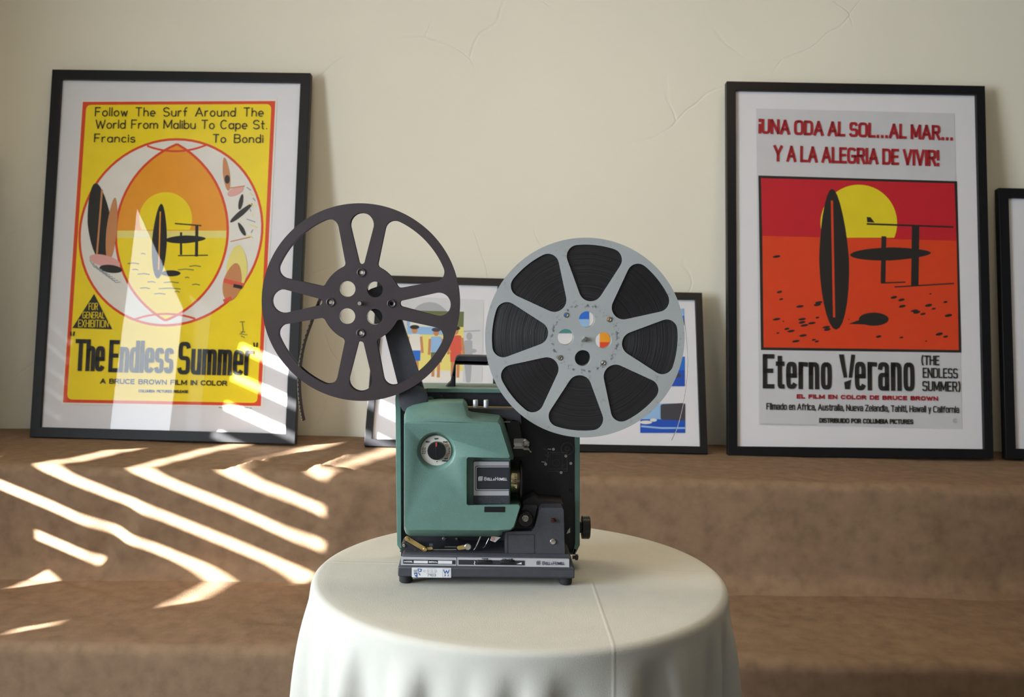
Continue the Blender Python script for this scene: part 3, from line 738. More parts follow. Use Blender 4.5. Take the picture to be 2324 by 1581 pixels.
YAW = math.radians(1.8)
MP = Matrix(((math.cos(YAW), -math.sin(YAW), 0), (math.sin(YAW), math.cos(YAW), 0), (0, 0, 1)))
P0 = on_plane(1103, 1327, 0.7508)
PJ = Frame('film_projector', (P0.x, P0.y - 0.004, 0.7508), MP)
tag(PJ.e, 'vintage green and charcoal film projector standing on the white-covered round table', 'projector')
E_ = PJ.e
def pp(pts, y): return PJ.poly(pts, y)
def pz(px, py, y): return PJ.p3(px, py, y)
def disc(name, px, py, y, prof, m, n=28, parent=None, label=None):
    """round part facing the viewer; prof in (photograph px radius, metres in front of y)"""
    c = pz(px, py, y); k = PJ.k(px, py, y)
    return MB().lathe([(r * k, -t) for r, t in prof], (c.x, c.y, c.z), 'y', n).build(name, m, parent or E_, label=label)
def plate(name, pts, y0, y1, m, bevel=0.0008, parent=None, holes=(), label=None):
    return MB().prism(pp(pts, y0), y0, y1, [pp(h, y0) for h in holes]).build(name, m, parent or E_, bevel=bevel, label=label)

# base with sloping front, rubber feet
def side_prism(name, x0, x1, prof, m, bevel=0.001, parent=None):
    """prof: (y, z) outline swept in x"""
    n = len(prof)
    return MB().loft([[(x0, a, b) for a, b in prof], [(x1, a, b) for a, b in prof]], 0, True, True).build(name, m, parent or E_, bevel=bevel)
zb = pz(1100, 1311, 0).z; zl = pz(1100, 1289, 0).z; zt = pz(1100, 1261, .006).z
xl = pz(903, 1300, 0).x; xr = pz(1304, 1305, 0).x
YB = 0.172
base = MB()
def rectring(y0, y1, x0, x1, z): return [(x0, y0, z), (x1, y0, z), (x1, y1, z), (x0, y1, z)]
base.loft([rectring(0.002, YB, xl + .001, xr - .001, zb), rectring(0, YB, xl, xr, zb + .002), rectring(0.0, YB, xl, xr, zl), rectring(0.004, YB, xl + .004, xr - .003, zl + .004),
           rectring(0.006, YB, xl + .006, xr - .006, zt), rectring(0.010, YB, xl + .008, xr - .008, zt + .003)], 0, True, True)
base.build('base', M_gray, E_, bevel=0.0015)
for (fx, fy) in ((920, 0.004), (1285, 0.004), (925, 0.135), (1280, 0.135)):
    c = pz(fx, 1310, fy if fy < .1 else 0.0)
    MB().lathe([(0.0085, 0.0), (0.0105, 0.002), (0.011, zb + .001)], (c.x, fy + 0.012, 0), 'z', 24).build('foot', M_rub, E_)

# case: green shell around a recessed black panel
yF, yK = 0.078, 0.150
so = [(897, 880), (1316, 884), (1316, 1237), (1306, 1257), (908, 1250), (899, 1232)]
so = [(897, 905), (899, 885), (915, 880), (1300, 884), (1314, 891), (1316, 905), (1316, 1237), (1306, 1257), (910, 1251), (901, 1236)]
oo = pp(so, yF); cxm = sum(p[0] for p in oo) / len(oo); czm = sum(p[1] for p in oo) / len(oo)
si = [(909, 905), (911, 895), (922, 889), (1294, 893), (1303, 899), (1305, 908), (1305, 1232), (1300, 1256), (916, 1250), (911, 1236)]
MB().prism(oo, yF, yK, [pp(si, yF)]).prism(oo, yK, yK + .004).build('case_shell', M_green, E_, bevel=0.002)
plate('front_panel', [(908, 889), (1306, 893), (1306, 1258), (908, 1252)], yF + .008, yF + .012, M_dark, 0)
# carrying handle
yH = 0.116
hp = [(1010, 880), (1014, 873), (1022, 866), (1029, 832), (1034, 811), (1040, 806), (1180, 809), (1187, 815), (1192, 836), (1198, 868), (1206, 876), (1208, 882)]
hh = rounded([(1031, 884), (1031, 829), (1034, 827), (1184, 830), (1187, 832), (1187, 886)], 2)
hpo = [(1010, 880), (1014, 873), (1022, 866), (1029, 832), (1034, 811), (1040, 806), (1180, 809), (1187, 815), (1192, 836), (1198, 868), (1206, 876), (1208, 882), (1176, 881), (1176, 831), (1034, 827), (1033, 880)]
plate('carrying_handle', hpo, yH - .012, yH + .012, M_gray, 0.002)
c = pz(962, 884, yF - .004)
MB().box(c.x - .003, c.x + .004, c.y, c.y + .008, c.z - .003, c.z + .002).lathe([(.0015, 0), (.0022, .001), (.0015, .002)], (c.x + .008, c.y + .004, c.z), 'y', 12).build('latch', M_brass, E_)

# green front cover
outer = [(917, 942), (921, 930), (935, 923), (965, 917), (1000, 915), (1050, 915), (1057, 921), (1063, 937), (1070, 940), (1134, 947), (1143, 958), (1155, 995), (1166, 1036), (1164, 1043),
         (1066, 1041), (1063, 1044), (1063, 1141), (1066, 1143), (1178, 1142), (1182, 1147), (1168, 1198), (1160, 1204), (1141, 1207), (1139, 1213), (1132, 1217), (930, 1216), (921, 1210), (917, 1200)]
front = [(918, 962), (920, 958), (935, 956.5), (965, 955.8), (1000, 955.3), (1048, 955.3), (1060, 955.7), (1072, 956.2), (1080, 956.6), (1128, 958), (1134, 963), (1145, 998), (1157, 1036), (1154, 1039),
         (1063, 1037), (1059, 1041), (1059, 1143), (1062, 1146), (1177, 1145), (1180, 1149), (1166, 1194), (1158, 1201), (1139, 1202), (1137, 1202), (1130, 1203), (930, 1202), (921, 1200), (918, 1193)]
yc0, yc1, yc2 = -0.008, 0.022, 0.084
dc = (990, 1022)
kD = PJ.k(dc[0], dc[1], yc0); dcl = PJ.p(990, 1024, yc0)
hole = [(dcl[0] + 45 * kD * math.cos(2 * math.pi * i / 48), dcl[1] + 45 * kD * math.sin(2 * math.pi * i / 48)) for i in range(48)]
cov = MB()
fpl = pp(front, yc0)
cov.flat(fpl, yc0, [hole])
def ring3(pts, y, sc_=None): return [(a, y, b) for a, b in pp(pts, y)]
mid = [((a[0] + b[0] * 3) / 4, (a[1] + b[1] * 3) / 4) for a, b in zip(outer, front)]
cov.loft([[(a, yc0, b) for a, b in fpl], ring3([((a[0] * .35 + b[0] * .65), (a[1] * .35 + b[1] * .65)) for a, b in zip(outer, front)], yc0 + .007), ring3(outer, yc1)], 0)
ol = pp(outer, yc1)
cov.loft([[(a, yc1, b) for a, b in ol], [(a, yc2, b) for a, b in ol]], 0, False, True)
prev = [(p[0], yc0, p[1]) for p in hole]; rgs = [prev]
ctr = PJ.p(990, 1022, yc0)
for rr_, t in ((42, .0015), (39, .0045), (37, .008), (35, .0105)):
    rgs.append([(dcl[0] * 1 + (ctr[0] - dcl[0]) * (45 - rr_) / 10 + rr_ * kD * math.cos(2 * math.pi * i / 48), yc0 + t, dcl[1] + (ctr[1] - dcl[1]) * (45 - rr_) / 10 + rr_ * kD * math.sin(2 * math.pi * i / 48)) for i in range(48)])
cov.loft(rgs, 0, False, True)
cov.build('front_cover', M_green, E_, bevel=0.0012, smooth=50)
# selector dial
yd = yc0 + .0105
dial = disc('selector_dial', 990, 1022, yd, [(35, 0.0), (35, .0015), (34, .002), (0, .002)], M_cream, 48)
dt = MB()
def dtext(s_, x0, x1, b_, t_, wd=1.0, y=None, m=0, font=SANS): text(dt, PJ, (yd - .0024) if y is None else y, s_, x0, x1, b_, t_, wd, font, 0.01, m)
dtext('OFF', 986, 995, 997, 993.4); dtext('REV', 966, 975, 1004, 1000.4); dtext('FWD', 1006, 1016, 1004.4, 1000.8)
dtext('OFF', 1008, 1017, 1042, 1038.5); dtext('ANGLE', 1003, 1016, 1047, 1043.5)
yq = yd - .0024
for (x_, col) in ((964.5, 0), (959.5, 0), (1019.5, 0)):
    for j in range(4):
        stroke(dt, pp([(x_ - 1.6, 1017 + j * 3.8), (x_ + 1.6, 1017 + j * 3.8)], yq), .0009, yq, 0); stroke(dt, pp([(x_ - (1.4 if j % 2 else -1.4), 1015.5 + j * 3.8), (x_ - (1.4 if j % 2 else -1.4), 1018.2 + j * 3.8)], yq), .0006, yq, 0)
dt.flat(pp([(990, 1046), (993, 1046), (991.5, 1049)], yq), yq)
for (x_, y_, s_) in ((1015, 1009.5, '3'), (1015.5, 1033, '5')):
    stroke(dt, pp(circ(x_, y_, 3.6, 18), yq), .0006, yq, 1, True); text(dt, PJ, yq, s_, x_ - 1.5, x_ + 1.5, y_ + 2, y_ - 2, .8, SANS, 0, 1)
dt.build('dial_lettering', [M_lblk, mat('label_orange', S(205, 110, 60), .5, var=.05)], dial, smooth=0, recalc=False, weld=False)
kn = disc('dial_knob', 991, 1022, yd - .002, [(21, 0), (21, .004), (20, .0075), (18.5, .009), (0, .009)], M_black, 40, dial)
kk = MB(); yk = yd - .002 - .0093
c0 = pp([(989.5, 1004), (992, 1004), (991.2, 1013), (988.8, 1013)], yk); kk.flat(c0, yk); kk.build('pointer_mark', M_lred, dial, smooth=0, recalc=False, weld=False, label='red pointer mark')
# raised grip bar across the knob
g_ = MB().prism(pp([(988, 1004), (994, 1004), (996, 1041), (989, 1041)], yk), yk + .0002, yk + .004); g_.build('knob_grip', M_black, dial, bevel=.0006)

# lens housing with maker's plate
plate('notch_floor', [(1060, 1036), (1158, 1036), (1158, 1150), (1060, 1150)], 0.010, 0.08, M_green, 0)
yl = 0.006
lh = plate('lens_housing', rounded([(1074, 1046), (1156, 1046), (1156, 1143), (1074, 1143)], [3, 0, 0, 4]), yl, 0.08, M_gray, .001)
pl_ = MB(); yq = yl - .0006
pl_.flat(pp(rounded([(1075, 1047), (1155, 1047), (1155, 1124), (1075, 1124)], [3, 0, 0, 0]), yq), yq, (), 0)
pl_.flat(pp(rounded([(1078.5, 1056.5), (1155, 1056.5), (1155, 1113.5), (1078.5, 1113.5)], [5, 0, 0, 5]), yq - .0002), yq - .0002, (), 1)
pl_.flat(pp(rounded([(1079.8, 1058), (1155, 1058), (1155, 1112), (1079.8, 1112)], [4.4, 0, 0, 4.4]), yq - .0004), yq - .0004, (), 0)
pl_.flat(pp(rounded([(1081.6, 1060), (1155, 1060), (1155, 1110), (1081.6, 1110)], [4, 0, 0, 4]), yq - .0006), yq - .0006, (), 1)
yq = yl - .0016
def makers_mark(mb, x, y, s_, yq, m, slope=0.0):
    """outlined square-in-square mark"""
    for rr_, wd in ((s_ * .5, s_ * .13), (s_ * .24, s_ * .2)):
        stroke(mb, pp(rect(x - rr_, y - rr_, x + rr_, y + rr_), yq), wd * PJ.k(x, y, yq), yq, m, True)
    stroke(mb, pp([(x - s_ * .3, y - s_ * .72), (x + s_ * .75, y - s_ * .72), (x + s_ * .75, y + s_ * .4)], yq), s_ * .12 * PJ.k(x, y, yq), yq, m)
makers_mark(pl_, 1089.5, 1086.5, 7.5, yq, 2)
def logo(mb, yq, x0, x1, b_, hb, hs, wd, m):
    f = (x1 - x0) / 52.0
    text(mb, PJ, yq, 'B', x0, x0 + 5.6 * f, b_, b_ - hb, wd, SANS, 0, m); text(mb, PJ, yq, 'ELL', x0 + 7 * f, x0 + 19 * f, b_, b_ - hs, wd, SANS, 0, m)
    text(mb, PJ, yq, '&', x0 + 20 * f, x0 + 24 * f, b_, b_ - hs * .75, wd * .7, SANS, 0, m)
    text(mb, PJ, yq, 'H', x0 + 25 * f, x0 + 31 * f, b_, b_ - hb, wd, SANS, 0, m); text(mb, PJ, yq, 'OWELL', x0 + 32.4 * f, x1, b_, b_ - hs, wd, SANS, 0, m)
logo(pl_, yq, 1099, 1151, 1090, 8, 6.2, 1.25, 2)
text(pl_, PJ, yq, 'AUTO-LOAD', 1087, 1151, 1135.5, 1127.5, 1.0, SANS, 0, 3); text(pl_, PJ, yq, 'FOCUS', 1111, 1136, 1142, 1138, .9, SANS, 0, 3, gap=.6)
pl_.build('makers_plate', [M_silver, M_lblk, M_lwht, M_faint], lh, smooth=0, recalc=False, weld=False, label='silver and black plate with white lettering')
# lens barrel pointing right
yL = 0.048; c = pz(1166, 1090, yL); kL = PJ.k(1166, 1090, yL); xa = lambda px: PJ.p(px, 1090, yL)[0] - c.x
lb = MB().lathe([(26 * kL, xa(1150)), (26 * kL, xa(1157))], (c.x, c.y, c.z), 'x', 48).lathe([(43 * kL, xa(1178)), (46 * kL, xa(1179.5)), (46 * kL, xa(1183)), (44 * kL, xa(1185)), (36 * kL, xa(1185)), (34 * kL, xa(1180)), (0, xa(1180))], (c.x, c.y, c.z), 'x', 48)
lb.lathe([(28 * kL, xa(1156)), (30 * kL, xa(1157)), (30 * kL, xa(1159))], (c.x, c.y, c.z), 'x', 48)
lens = lb.build('lens', M_black, E_)
MB().lathe([(26.5 * kL, xa(1157)), (28 * kL, xa(1159)), (28 * kL, xa(1177)), (27 * kL, xa(1179))], (c.x, c.y, c.z), 'x', 56).build('lens_barrel', M_barrel, lens, label='brass and silver focus ring')
tk = MB()
for j in range(13):
    a = math.radians(20 + j * 10.5); r_ = 28.15 * kL; x_ = xa(1168) + c.x
    for dx in (0, .0016) if j % 3 else (0,):
        p_ = [(x_ - .0008 + dx, c.y - r_ * math.sin(a - .03), c.z + r_ * math.cos(a - .03)), (x_ + .0006 + dx, c.y - r_ * math.sin(a - .03), c.z + r_ * math.cos(a - .03)), (x_ + .0006 + dx, c.y - r_ * math.sin(a + .02), c.z + r_ * math.cos(a + .02)), (x_ - .0008 + dx, c.y - r_ * math.sin(a + .02), c.z + r_ * math.cos(a + .02))]
        tk.add(p_, [(0, 1, 2, 3)])
tk.build('focus_scale', M_lblk, lens, smooth=0, recalc=False)
plate('focus_slot', rect(1099, 1149.5, 1146, 1162), yc0 - .0006, yc0 + .004, M_black, .0004)
wz = pz(1122, 1155, yc0)
MB().lathe([(.0046, -.0155), (.005, -.015), (.005, .015), (.0046, .0155)], (wz.x, yc0 + .0046, wz.z), 'x', 40).build('focus_wheel', M_rub, E_)

# sound head on the right
plate('sound_head', rounded([(1147, 1206), (1207, 1205), (1214, 1195), (1224, 1158), (1230, 1152), (1276, 1152), (1279, 1156), (1282, 1258), (1278, 1262), (1150, 1261), (1146, 1257)], 2), 0.012, 0.09, M_gray, .002)
plate('sound_head_bracket', rounded([(1186, 1137), (1212, 1125), (1224, 1135), (1262, 1138), (1278, 1140), (1278, 1156), (1228, 1156), (1216, 1150), (1190, 1150)], 3), 0.04, 0.09, M_dark, .0015)
st_ = MB(); yq = 0.0115
stroke(st_, pp(rounded(rect(1152, 1213, 1213, 1256), 2), yq), .0007, yq, 0, True); st_.build('inset_outline', M_black, bpy.data.objects['sound_head'], smooth=0, recalc=False)
plate('roller_plate', rounded([(1188, 1148), (1220, 1148), (1208, 1200), (1166, 1203), (1170, 1190)], 3), 0.030, 0.09, M_gray, .001)
ro = disc('film_roller', 1192, 1174, 0.030, [(18, 0), (18, .012), (16, .014), (9, .014), (0, .014)], M_black, 36)
disc('roller_hub', 1192, 1175, 0.016, [(8.5, 0), (8.5, .002), (7, .0035), (5.5, .003), (4, .004), (0, .004)], M_chrome, 28, ro)
disc('indicator_lamp', 1255.5, 1180, 0.012, [(5.5, 0), (5.5, .002), (4, .005), (0, .006)], mat('dark_red_lens', S(60, 18, 20), .15, var=.1), 20)
disc('screw', 1255, 1228.5, 0.012, [(7, 0), (7, .001), (5.5, .0022), (0, .0026)], M_chrome, 24)
plate('paper_tag', [(1289, 1203), (1294, 1197), (1294, 1208), (1286, 1211)], yF - .002, yF - .001, M_cream, 0)

# film gate parts by the lens
plate('gate_clip', rounded([(1166, 995), (1192, 995), (1201, 1001), (1201, 1013), (1166, 1011)], 3), 0.044, 0.047, M_chrome, .0005)
plate('gate_clip', rounded([(1164, 1018), (1168, 1012), (1186, 1012), (1191, 1017), (1201, 1018), (1204, 1024), (1207, 1022), (1205, 1028), (1200, 1021), (1190, 1021), (1186, 1018)], 1), 0.030, 0.046, M_chrome, .0004)
gs = disc('gate_screw', 1194, 1004, 0.044, [(7.5, 0), (7.5, .003), (6, .004), (0, .004)], M_chrome, 24)
gm = MB(); gm.flat(pp(circ(1194, 1004.5, 3.4, 18), .0397), .0397, (), 0); text(gm, PJ, .0395, '4', 1193, 1195.4, 1006.3, 1002.6, .7, SANS, 0, 1); gm.build('number_dot', [M_lwht, M_lred], gs, smooth=0, recalc=False, weld=False)
plate('film_gate', rounded([(1148, 950), (1178, 955), (1180, 965), (1186, 1008), (1206, 1020), (1206, 1030), (1190, 1036), (1160, 1036)], 4), 0.048, 0.088, M_black, .001)
plate('film_guide_arm', rounded([(1060, 926), (1180, 930), (1184, 962), (1170, 958), (1136, 946), (1066, 938)], 3), 0.050, 0.088, M_gray, .001)
MB().tube([pz(1062, 923, .045), pz(1166, 924, .045)], .0011).build('guide_rod', M_brass, E_)
for px in (1079, 1103):
    a_ = pz(px, 924, .04); b_ = pz(px, 907, .04); k_ = PJ.k(px, 915, .04)
    MB().lathe([(5.8 * k_, 0), (5.8 * k_, b_.z - a_.z - .0008), (5.2 * k_, b_.z - a_.z)], (a_.x, a_.y, a_.z), 'z', 24).build('guide_post', M_silver, E_)
disc('release_button', 977, 907, yF + .008, [(9.5, 0), (9.5, .006), (8, .008), (4.5, .008), (4, .0065), (0, .0065)], M_green, 28)
disc('panel_screw', 1003, 898, yF + .008, [(4.5, 0), (4, .0015), (0, .0015)], M_black, 16)
disc('panel_screw', 1296, 1113, yF + .008, [(4.5, 0), (4, .0015), (0, .0015)], M_black, 16)
lf = MB(); yq = 0.046
lf.prism(pp([(1143, 956), (1158, 956), (1158, 958), (1143, 958)], yq), yq, yq + .003); lf.build('gate_latch', M_chrome, E_)

# threading diagram printed on the panel
dg = MB(); yq = yF + .0074
def dl(pts, wd=.0006, closed=False, m=0): stroke(dg, pp(pts, yq), wd, yq, m, closed)
dl(circ(1287.5, 1018, 14, 32), closed=True); dl(circ(1287.5, 1018, 4.5, 20), closed=True)
dl([(1230 + 15 * math.cos(math.radians(a)), 1032 + 15 * math.sin(math.radians(a))) for a in range(-80, 81, 16)])
dl(rect(1243, 1026, 1287, 1069), closed=True); dl(rect(1248, 1030, 1276, 1064), .0003, True); dl(circ(1262, 1050, 8, 20), .0003, True)
dl([(1243, 1064), (1287, 1064)]); dl([(1274, 1059), (1283, 1053)], .0004); dl([(1243, 1069), (1243, 1036), (1236, 1030)]); dl([(1290, 1032), (1295, 1027)], .0004)
dl([(1266, 1070), (1269, 1073)], .0005)
text(dg, PJ, yq, 'FWD', 1243, 1251, 1020, 1017.5, .7, SANS, 0, 1); text(dg, PJ, yq, 'PULL', 1229, 1239, 1049, 1046.5, .7, SANS, 0.05, 1)
for (x_, y_) in ((1256, 1019), (1284, 1034.5), (1295.5, 1051), (1238.5, 1053), (1273.5, 1072)):
    dg.flat(pp(circ(x_, y_, 3.1, 16), yq - .0002), yq - .0002, (), 1); dg.flat(pp(circ(x_, y_, 1.1, 8), yq - .0004), yq - .0004, (), 2)
dg.build('threading_diagram', [M_line, M_lwht, M_lred], bpy.data.objects['front_panel'], smooth=0, recalc=False, weld=False, label='pale threading diagram with numbered dots')

# lower film path: levers, screws, bolt
plate('lever_bracket', rounded([(911, 1236), (920, 1228), (966, 1254), (1085, 1255), (1100, 1262), (910, 1262)], 2), 0.024, 0.06, M_dark, .001)
def lever(name, pts, r0, r1, y, m):
    a, b = Vector(pts[0]), Vector(pts[1]); d = (b - a).normalized(); n_ = Vector((-d.y, d.x)); out = []
    t = math.atan2(d.y, d.x)
    for i in range(13): q = t + math.pi / 2 + math.pi * i / 12; out.append((a.x + r0 * math.cos(q), a.y + r0 * math.sin(q)))
    for i in range(13): q = t - math.pi / 2 + math.pi * i / 12; out.append((b.x + r1 * math.cos(q), b.y + r1 * math.sin(q)))
    return plate(name, out, y, y + .002, m, .0004)
for a_, b_, r0, r1 in (((924, 1222), (964, 1246), 5.5, 5.0), ((965, 1246), (979, 1244), 3.2, 3.2), ((1042, 1243), (1061, 1240), 4.5, 5.0)):
    lv = lever('loop_lever', (a_, b_), r0, r1, .018, M_brass)
disc('lever_pivot', 1062, 1239.5, .018, [(8, 0), (8, .003), (6.5, .004), (0, .004)], M_chrome, 24)
disc('lever_pivot', 965, 1246, .018, [(5, 0), (5, .002), (4, .003), (0, .003)], M_brass, 20); disc('lever_pivot', 925, 1223, .018, [(4.5, 0), (4.5, .002), (3.5, .003), (0, .003)], M_brass, 20)
MB().tube([pz(982, 1247, .02), pz(1036, 1247, .02)], .0010).build('loop_rod', M_chrome, E_)
MB().tube([pz(1009, 1240.5, .024), pz(1037, 1240.5, .024)], .0007).build('loop_rod', M_chrome, E_)
plate('loop_block', rect(974, 1233, 983, 1240), .022, .03, M_gray, .0004)
MB().tube([pz(1074, 1250, .03), pz(1080, 1243, .028), pz(1093, 1212, .026)], .0013).build('film_deflector', M_chrome, E_)
for x_, y_, r_, m_ in ((917, 1237, 4, M_chrome), (942.5, 1250.5, 4, M_brass), (1008, 1222, 4.8, M_chrome), (1037, 1222.5, 3.8, M_chrome)):
    disc('screw', x_, y_, .024 if y_ > 1230 else yF + .008, [(r_, 0), (r_, .001), (r_ * .7, .0022), (0, .0024)], m_, 20)
tg = plate('number_tag', [(1116, 1216), (1136, 1219), (1124, 1230), (1112, 1226)], .034, .0355, M_cream, 0)
gm = MB(); stroke(gm, pp(circ(1119.5, 1222.3, 3.4, 18), .0338), .0007, .0338, 0, True); text(gm, PJ, .0338, '2', 1118.3, 1120.8, 1224.3, 1220.4, .7, SANS, 0); gm.build('tag_number', M_lred, tg, smooth=0, recalc=False, weld=False)
MB().tube([pz(1110, 1220, .036), pz(1105, 1231, .036), pz(1101, 1239, .036), pz(1096, 1243, .036)], .0007).build('loop_spring', M_chrome, E_)
bo = pz(1113, 1262, .02)
MB().lathe([(.0042, 0), (.0042, .0028), (.0025, .003), (.0022, .006), (0, .0062)], (bo.x, bo.y, bo.z - .001), 'z', 6).build('deck_bolt', M_brass, E_)

# maker's strip, controls and asset sticker on the base
yq = 0.0042
ns = MB()
sl_ = 0.0125
def q4(x0, y0, x1, y1): return [(x0, y0 + (x0 - 1100) * sl_), (x1, y0 + (x1 - 1100) * sl_), (x1, y1 + (x1 - 1100) * sl_), (x0, y1 + (x0 - 1100) * sl_)]
yA = 0.0026
ns.prism(pp(rounded(q4(910, 1266, 1036, 1286), 1.5), yA), yA, .0075); ns.prism(pp(rounded(q4(1037.5, 1265.5, 1292, 1285), 1.5), yA), yA, .0075)
nm = ns.build('nameplate_strip', M_silver, E_, bevel=.0003)
nt_ = MB(); y1 = yA - .0004; y2 = yA - .0008
nt_.flat(pp(q4(915, 1271.5, 1034, 1281), y1), y1, (), 0); nt_.flat(pp(q4(1040.5, 1270.5, 1191, 1281.5), y1), y1, (), 0)
nt_.flat(pp(q4(939, 1273.5, 971, 1279.5), y2), y2, (), 1); nt_.flat(pp(q4(994, 1273, 1026, 1280), y2), y2, (), 1)
text(nt_, PJ, y2, 'MODEL', 917, 937, 1275.6, 1272.2, 1.0, SANS, sl_, 1); text(nt_, PJ, y2, 'SERIAL', 973, 993, 1276.4, 1273, 1.0, SANS, sl_, 1)
text(nt_, PJ, y2, 'TONE', 1093, 1108, 1269.3, 1266.3, 1.0, SANS, sl_, 0); text(nt_, PJ, y2, 'VOLUME', 1139, 1164, 1269.9, 1266.9, 1.0, SANS, sl_, 0)
nt_.flat(pp([(1172, 1279.5), (1183.5, 1275.5), (1184, 1280)], y2), y2, (), 1); stroke(nt_, pp([(1076.5, 1272.5), (1078, 1275), (1076, 1278), (1078, 1281)], y2), .001, y2, 1)
makers_mark(nt_, 1221, 1277.5, 6.5, y2, 2); logo(nt_, y2, 1231, 1281, 1281.5, 8, 6.3, 1.3, 2)
nt_.build('strip_lettering', [M_lblk, M_lwht, M_navy], nm, smooth=0, recalc=False, weld=False, label='black and white lettering')
for x0, x1 in ((1083.5, 1116), (1135.5, 1168)):
    a_ = pz((x0 + x1) / 2, 1276, 0); k_ = PJ.k(1100, 1276, 0)
    MB().lathe([(.0040, -(x1 - x0) / 2 * k_), (.0043, -(x1 - x0) / 2 * k_ + .0005), (.0043, (x1 - x0) / 2 * k_ - .0005), (.0040, (x1 - x0) / 2 * k_)], (a_.x, yA + .0043 - .0019, a_.z), 'x', 36).build('thumb_wheel', M_black, E_)
stk = MB(); yS = -0.0004
stk.prism(pp(rounded(q4(934.5, 1289.5, 1024, 1311.5), 1.5), yS), yS, .0006)
sk = stk.build('asset_sticker', M_lwht, E_)
s2 = MB(); y1 = yS - .0003; y2 = yS - .0006
s2.flat(pp([(938, 1293), (946, 1292), (946, 1298), (940, 1299)], y1), y1, (), 2); s2.flat(pp([(948, 1289.5), (957, 1290.5), (956, 1297), (948, 1296)], y1), y1, (), 1); s2.flat(pp([(939, 1299.5), (947, 1299), (947, 1310), (942, 1307)], y1), y1, (), 1)
s2.flat(pp([(950, 1291.5), (955, 1292), (954.5, 1295), (950, 1294.5)], y2), y2, (), 3); s2.flat(pp(circ(943.5, 1303, 1.8, 8), y2), y2, (), 3)
text(s2, PJ, y1, 'C', 949, 952, 1302, 1298, .9, SANS, 0, 0); text(s2, PJ, y1, 't', 951, 954, 1305, 1301, .9, SANS, 0, 0)
text(s2, PJ, y1, '7103', 969, 989, 1307.5, 1301.5, 1.0, SANS, sl_, 4)
for j in range(4): stroke(s2, pp(circ(963 + j * 8.5, 1295.2, 2.2, 8, 2.6), y1), .0005, y1, 2, True)
for j in range(8): stroke(s2, pp([(968 + j * 2.6, 1299.6), (969.8 + j * 2.6, 1299.6)], y1), .0006, y1, 2); stroke(s2, pp([(968 + j * 2.6, 1290.2), (969.8 + j * 2.6, 1290.2)], y1), .0005, y1, 2)
stroke(s2, pp(rounded(q4(1004.5, 1291.5, 1022, 1310), 1), y1), .0004, y1, 2, True)
text(s2, PJ, y1, 'W', 1006, 1020, 1301.5, 1292.5, 1.7, SANS, 0, 1); text(s2, PJ, y1, 'P', 1009, 1011.5, 1307.5, 1303, .9, SANS, 0, 1); text(s2, PJ, y1, 'P', 1016, 1018.5, 1307.7, 1303.2, .9, SANS, 0, 1)
s2.build('sticker_print', [M_lblk, M_lblu, mat('label_grey', S(165, 165, 168), .5, var=.05), M_lwht, mat('label_taupe', S(140, 130, 125), .5, var=.05)], sk, smooth=0, recalc=False, weld=False)

# side knob on the right, thumbscrew
yk_ = 0.115; c = pz(1318, 1196, yk_); k_ = PJ.k(1318, 1196, yk_); xx = lambda px: (px - 1318) * k_
MB().lathe([(13 * k_, xx(1313)), (13 * k_, xx(1319)), (25 * k_, xx(1320)), (26 * k_, xx(1321)), (26 * k_, xx(1336)), (24.5 * k_, xx(1338)), (0, xx(1338))], (c.x, c.y, c.z), 'x', 40).build('side_knob', M_black, E_, smooth=30)
c = pz(1305, 1264, .03)
MB().lathe([(.003, -.004), (.003, 0), (.0048, .0005), (.0048, .004), (.004, .005), (0, .005)], (c.x, c.y, c.z), 'x', 20).build('thumb_screw', M_black, E_)

# reel arms: left (visible through the reel) and right (behind the full reel)
yr = 0.028            # front flange depth of the reels
yA1 = yr + .024
la_ = plate('reel_arm', rounded([(905, 912), (906, 884), (868, 735), (845, 705), (812, 702), (806, 688), (812, 674), (842, 655), (868, 646), (886, 658), (900, 688), (965, 893), (974, 918), (940, 925), (915, 935)], 6), yA1, yA1 + .014, M_gray, .0018)
disc('arm_pivot', 938, 905, yA1, [(34, 0), (33, .003), (30, .004), (0, .004)], M_gray, 40, la_)
ra_ = plate('reel_arm', rounded([(1240, 940), (1225, 905), (1290, 815), (1306, 776), (1312, 758), (1328, 752), (1342, 760), (1346, 778), (1335, 820), (1285, 905), (1270, 945)], 6), yA1, yA1 + .014, M_gray, .0018)

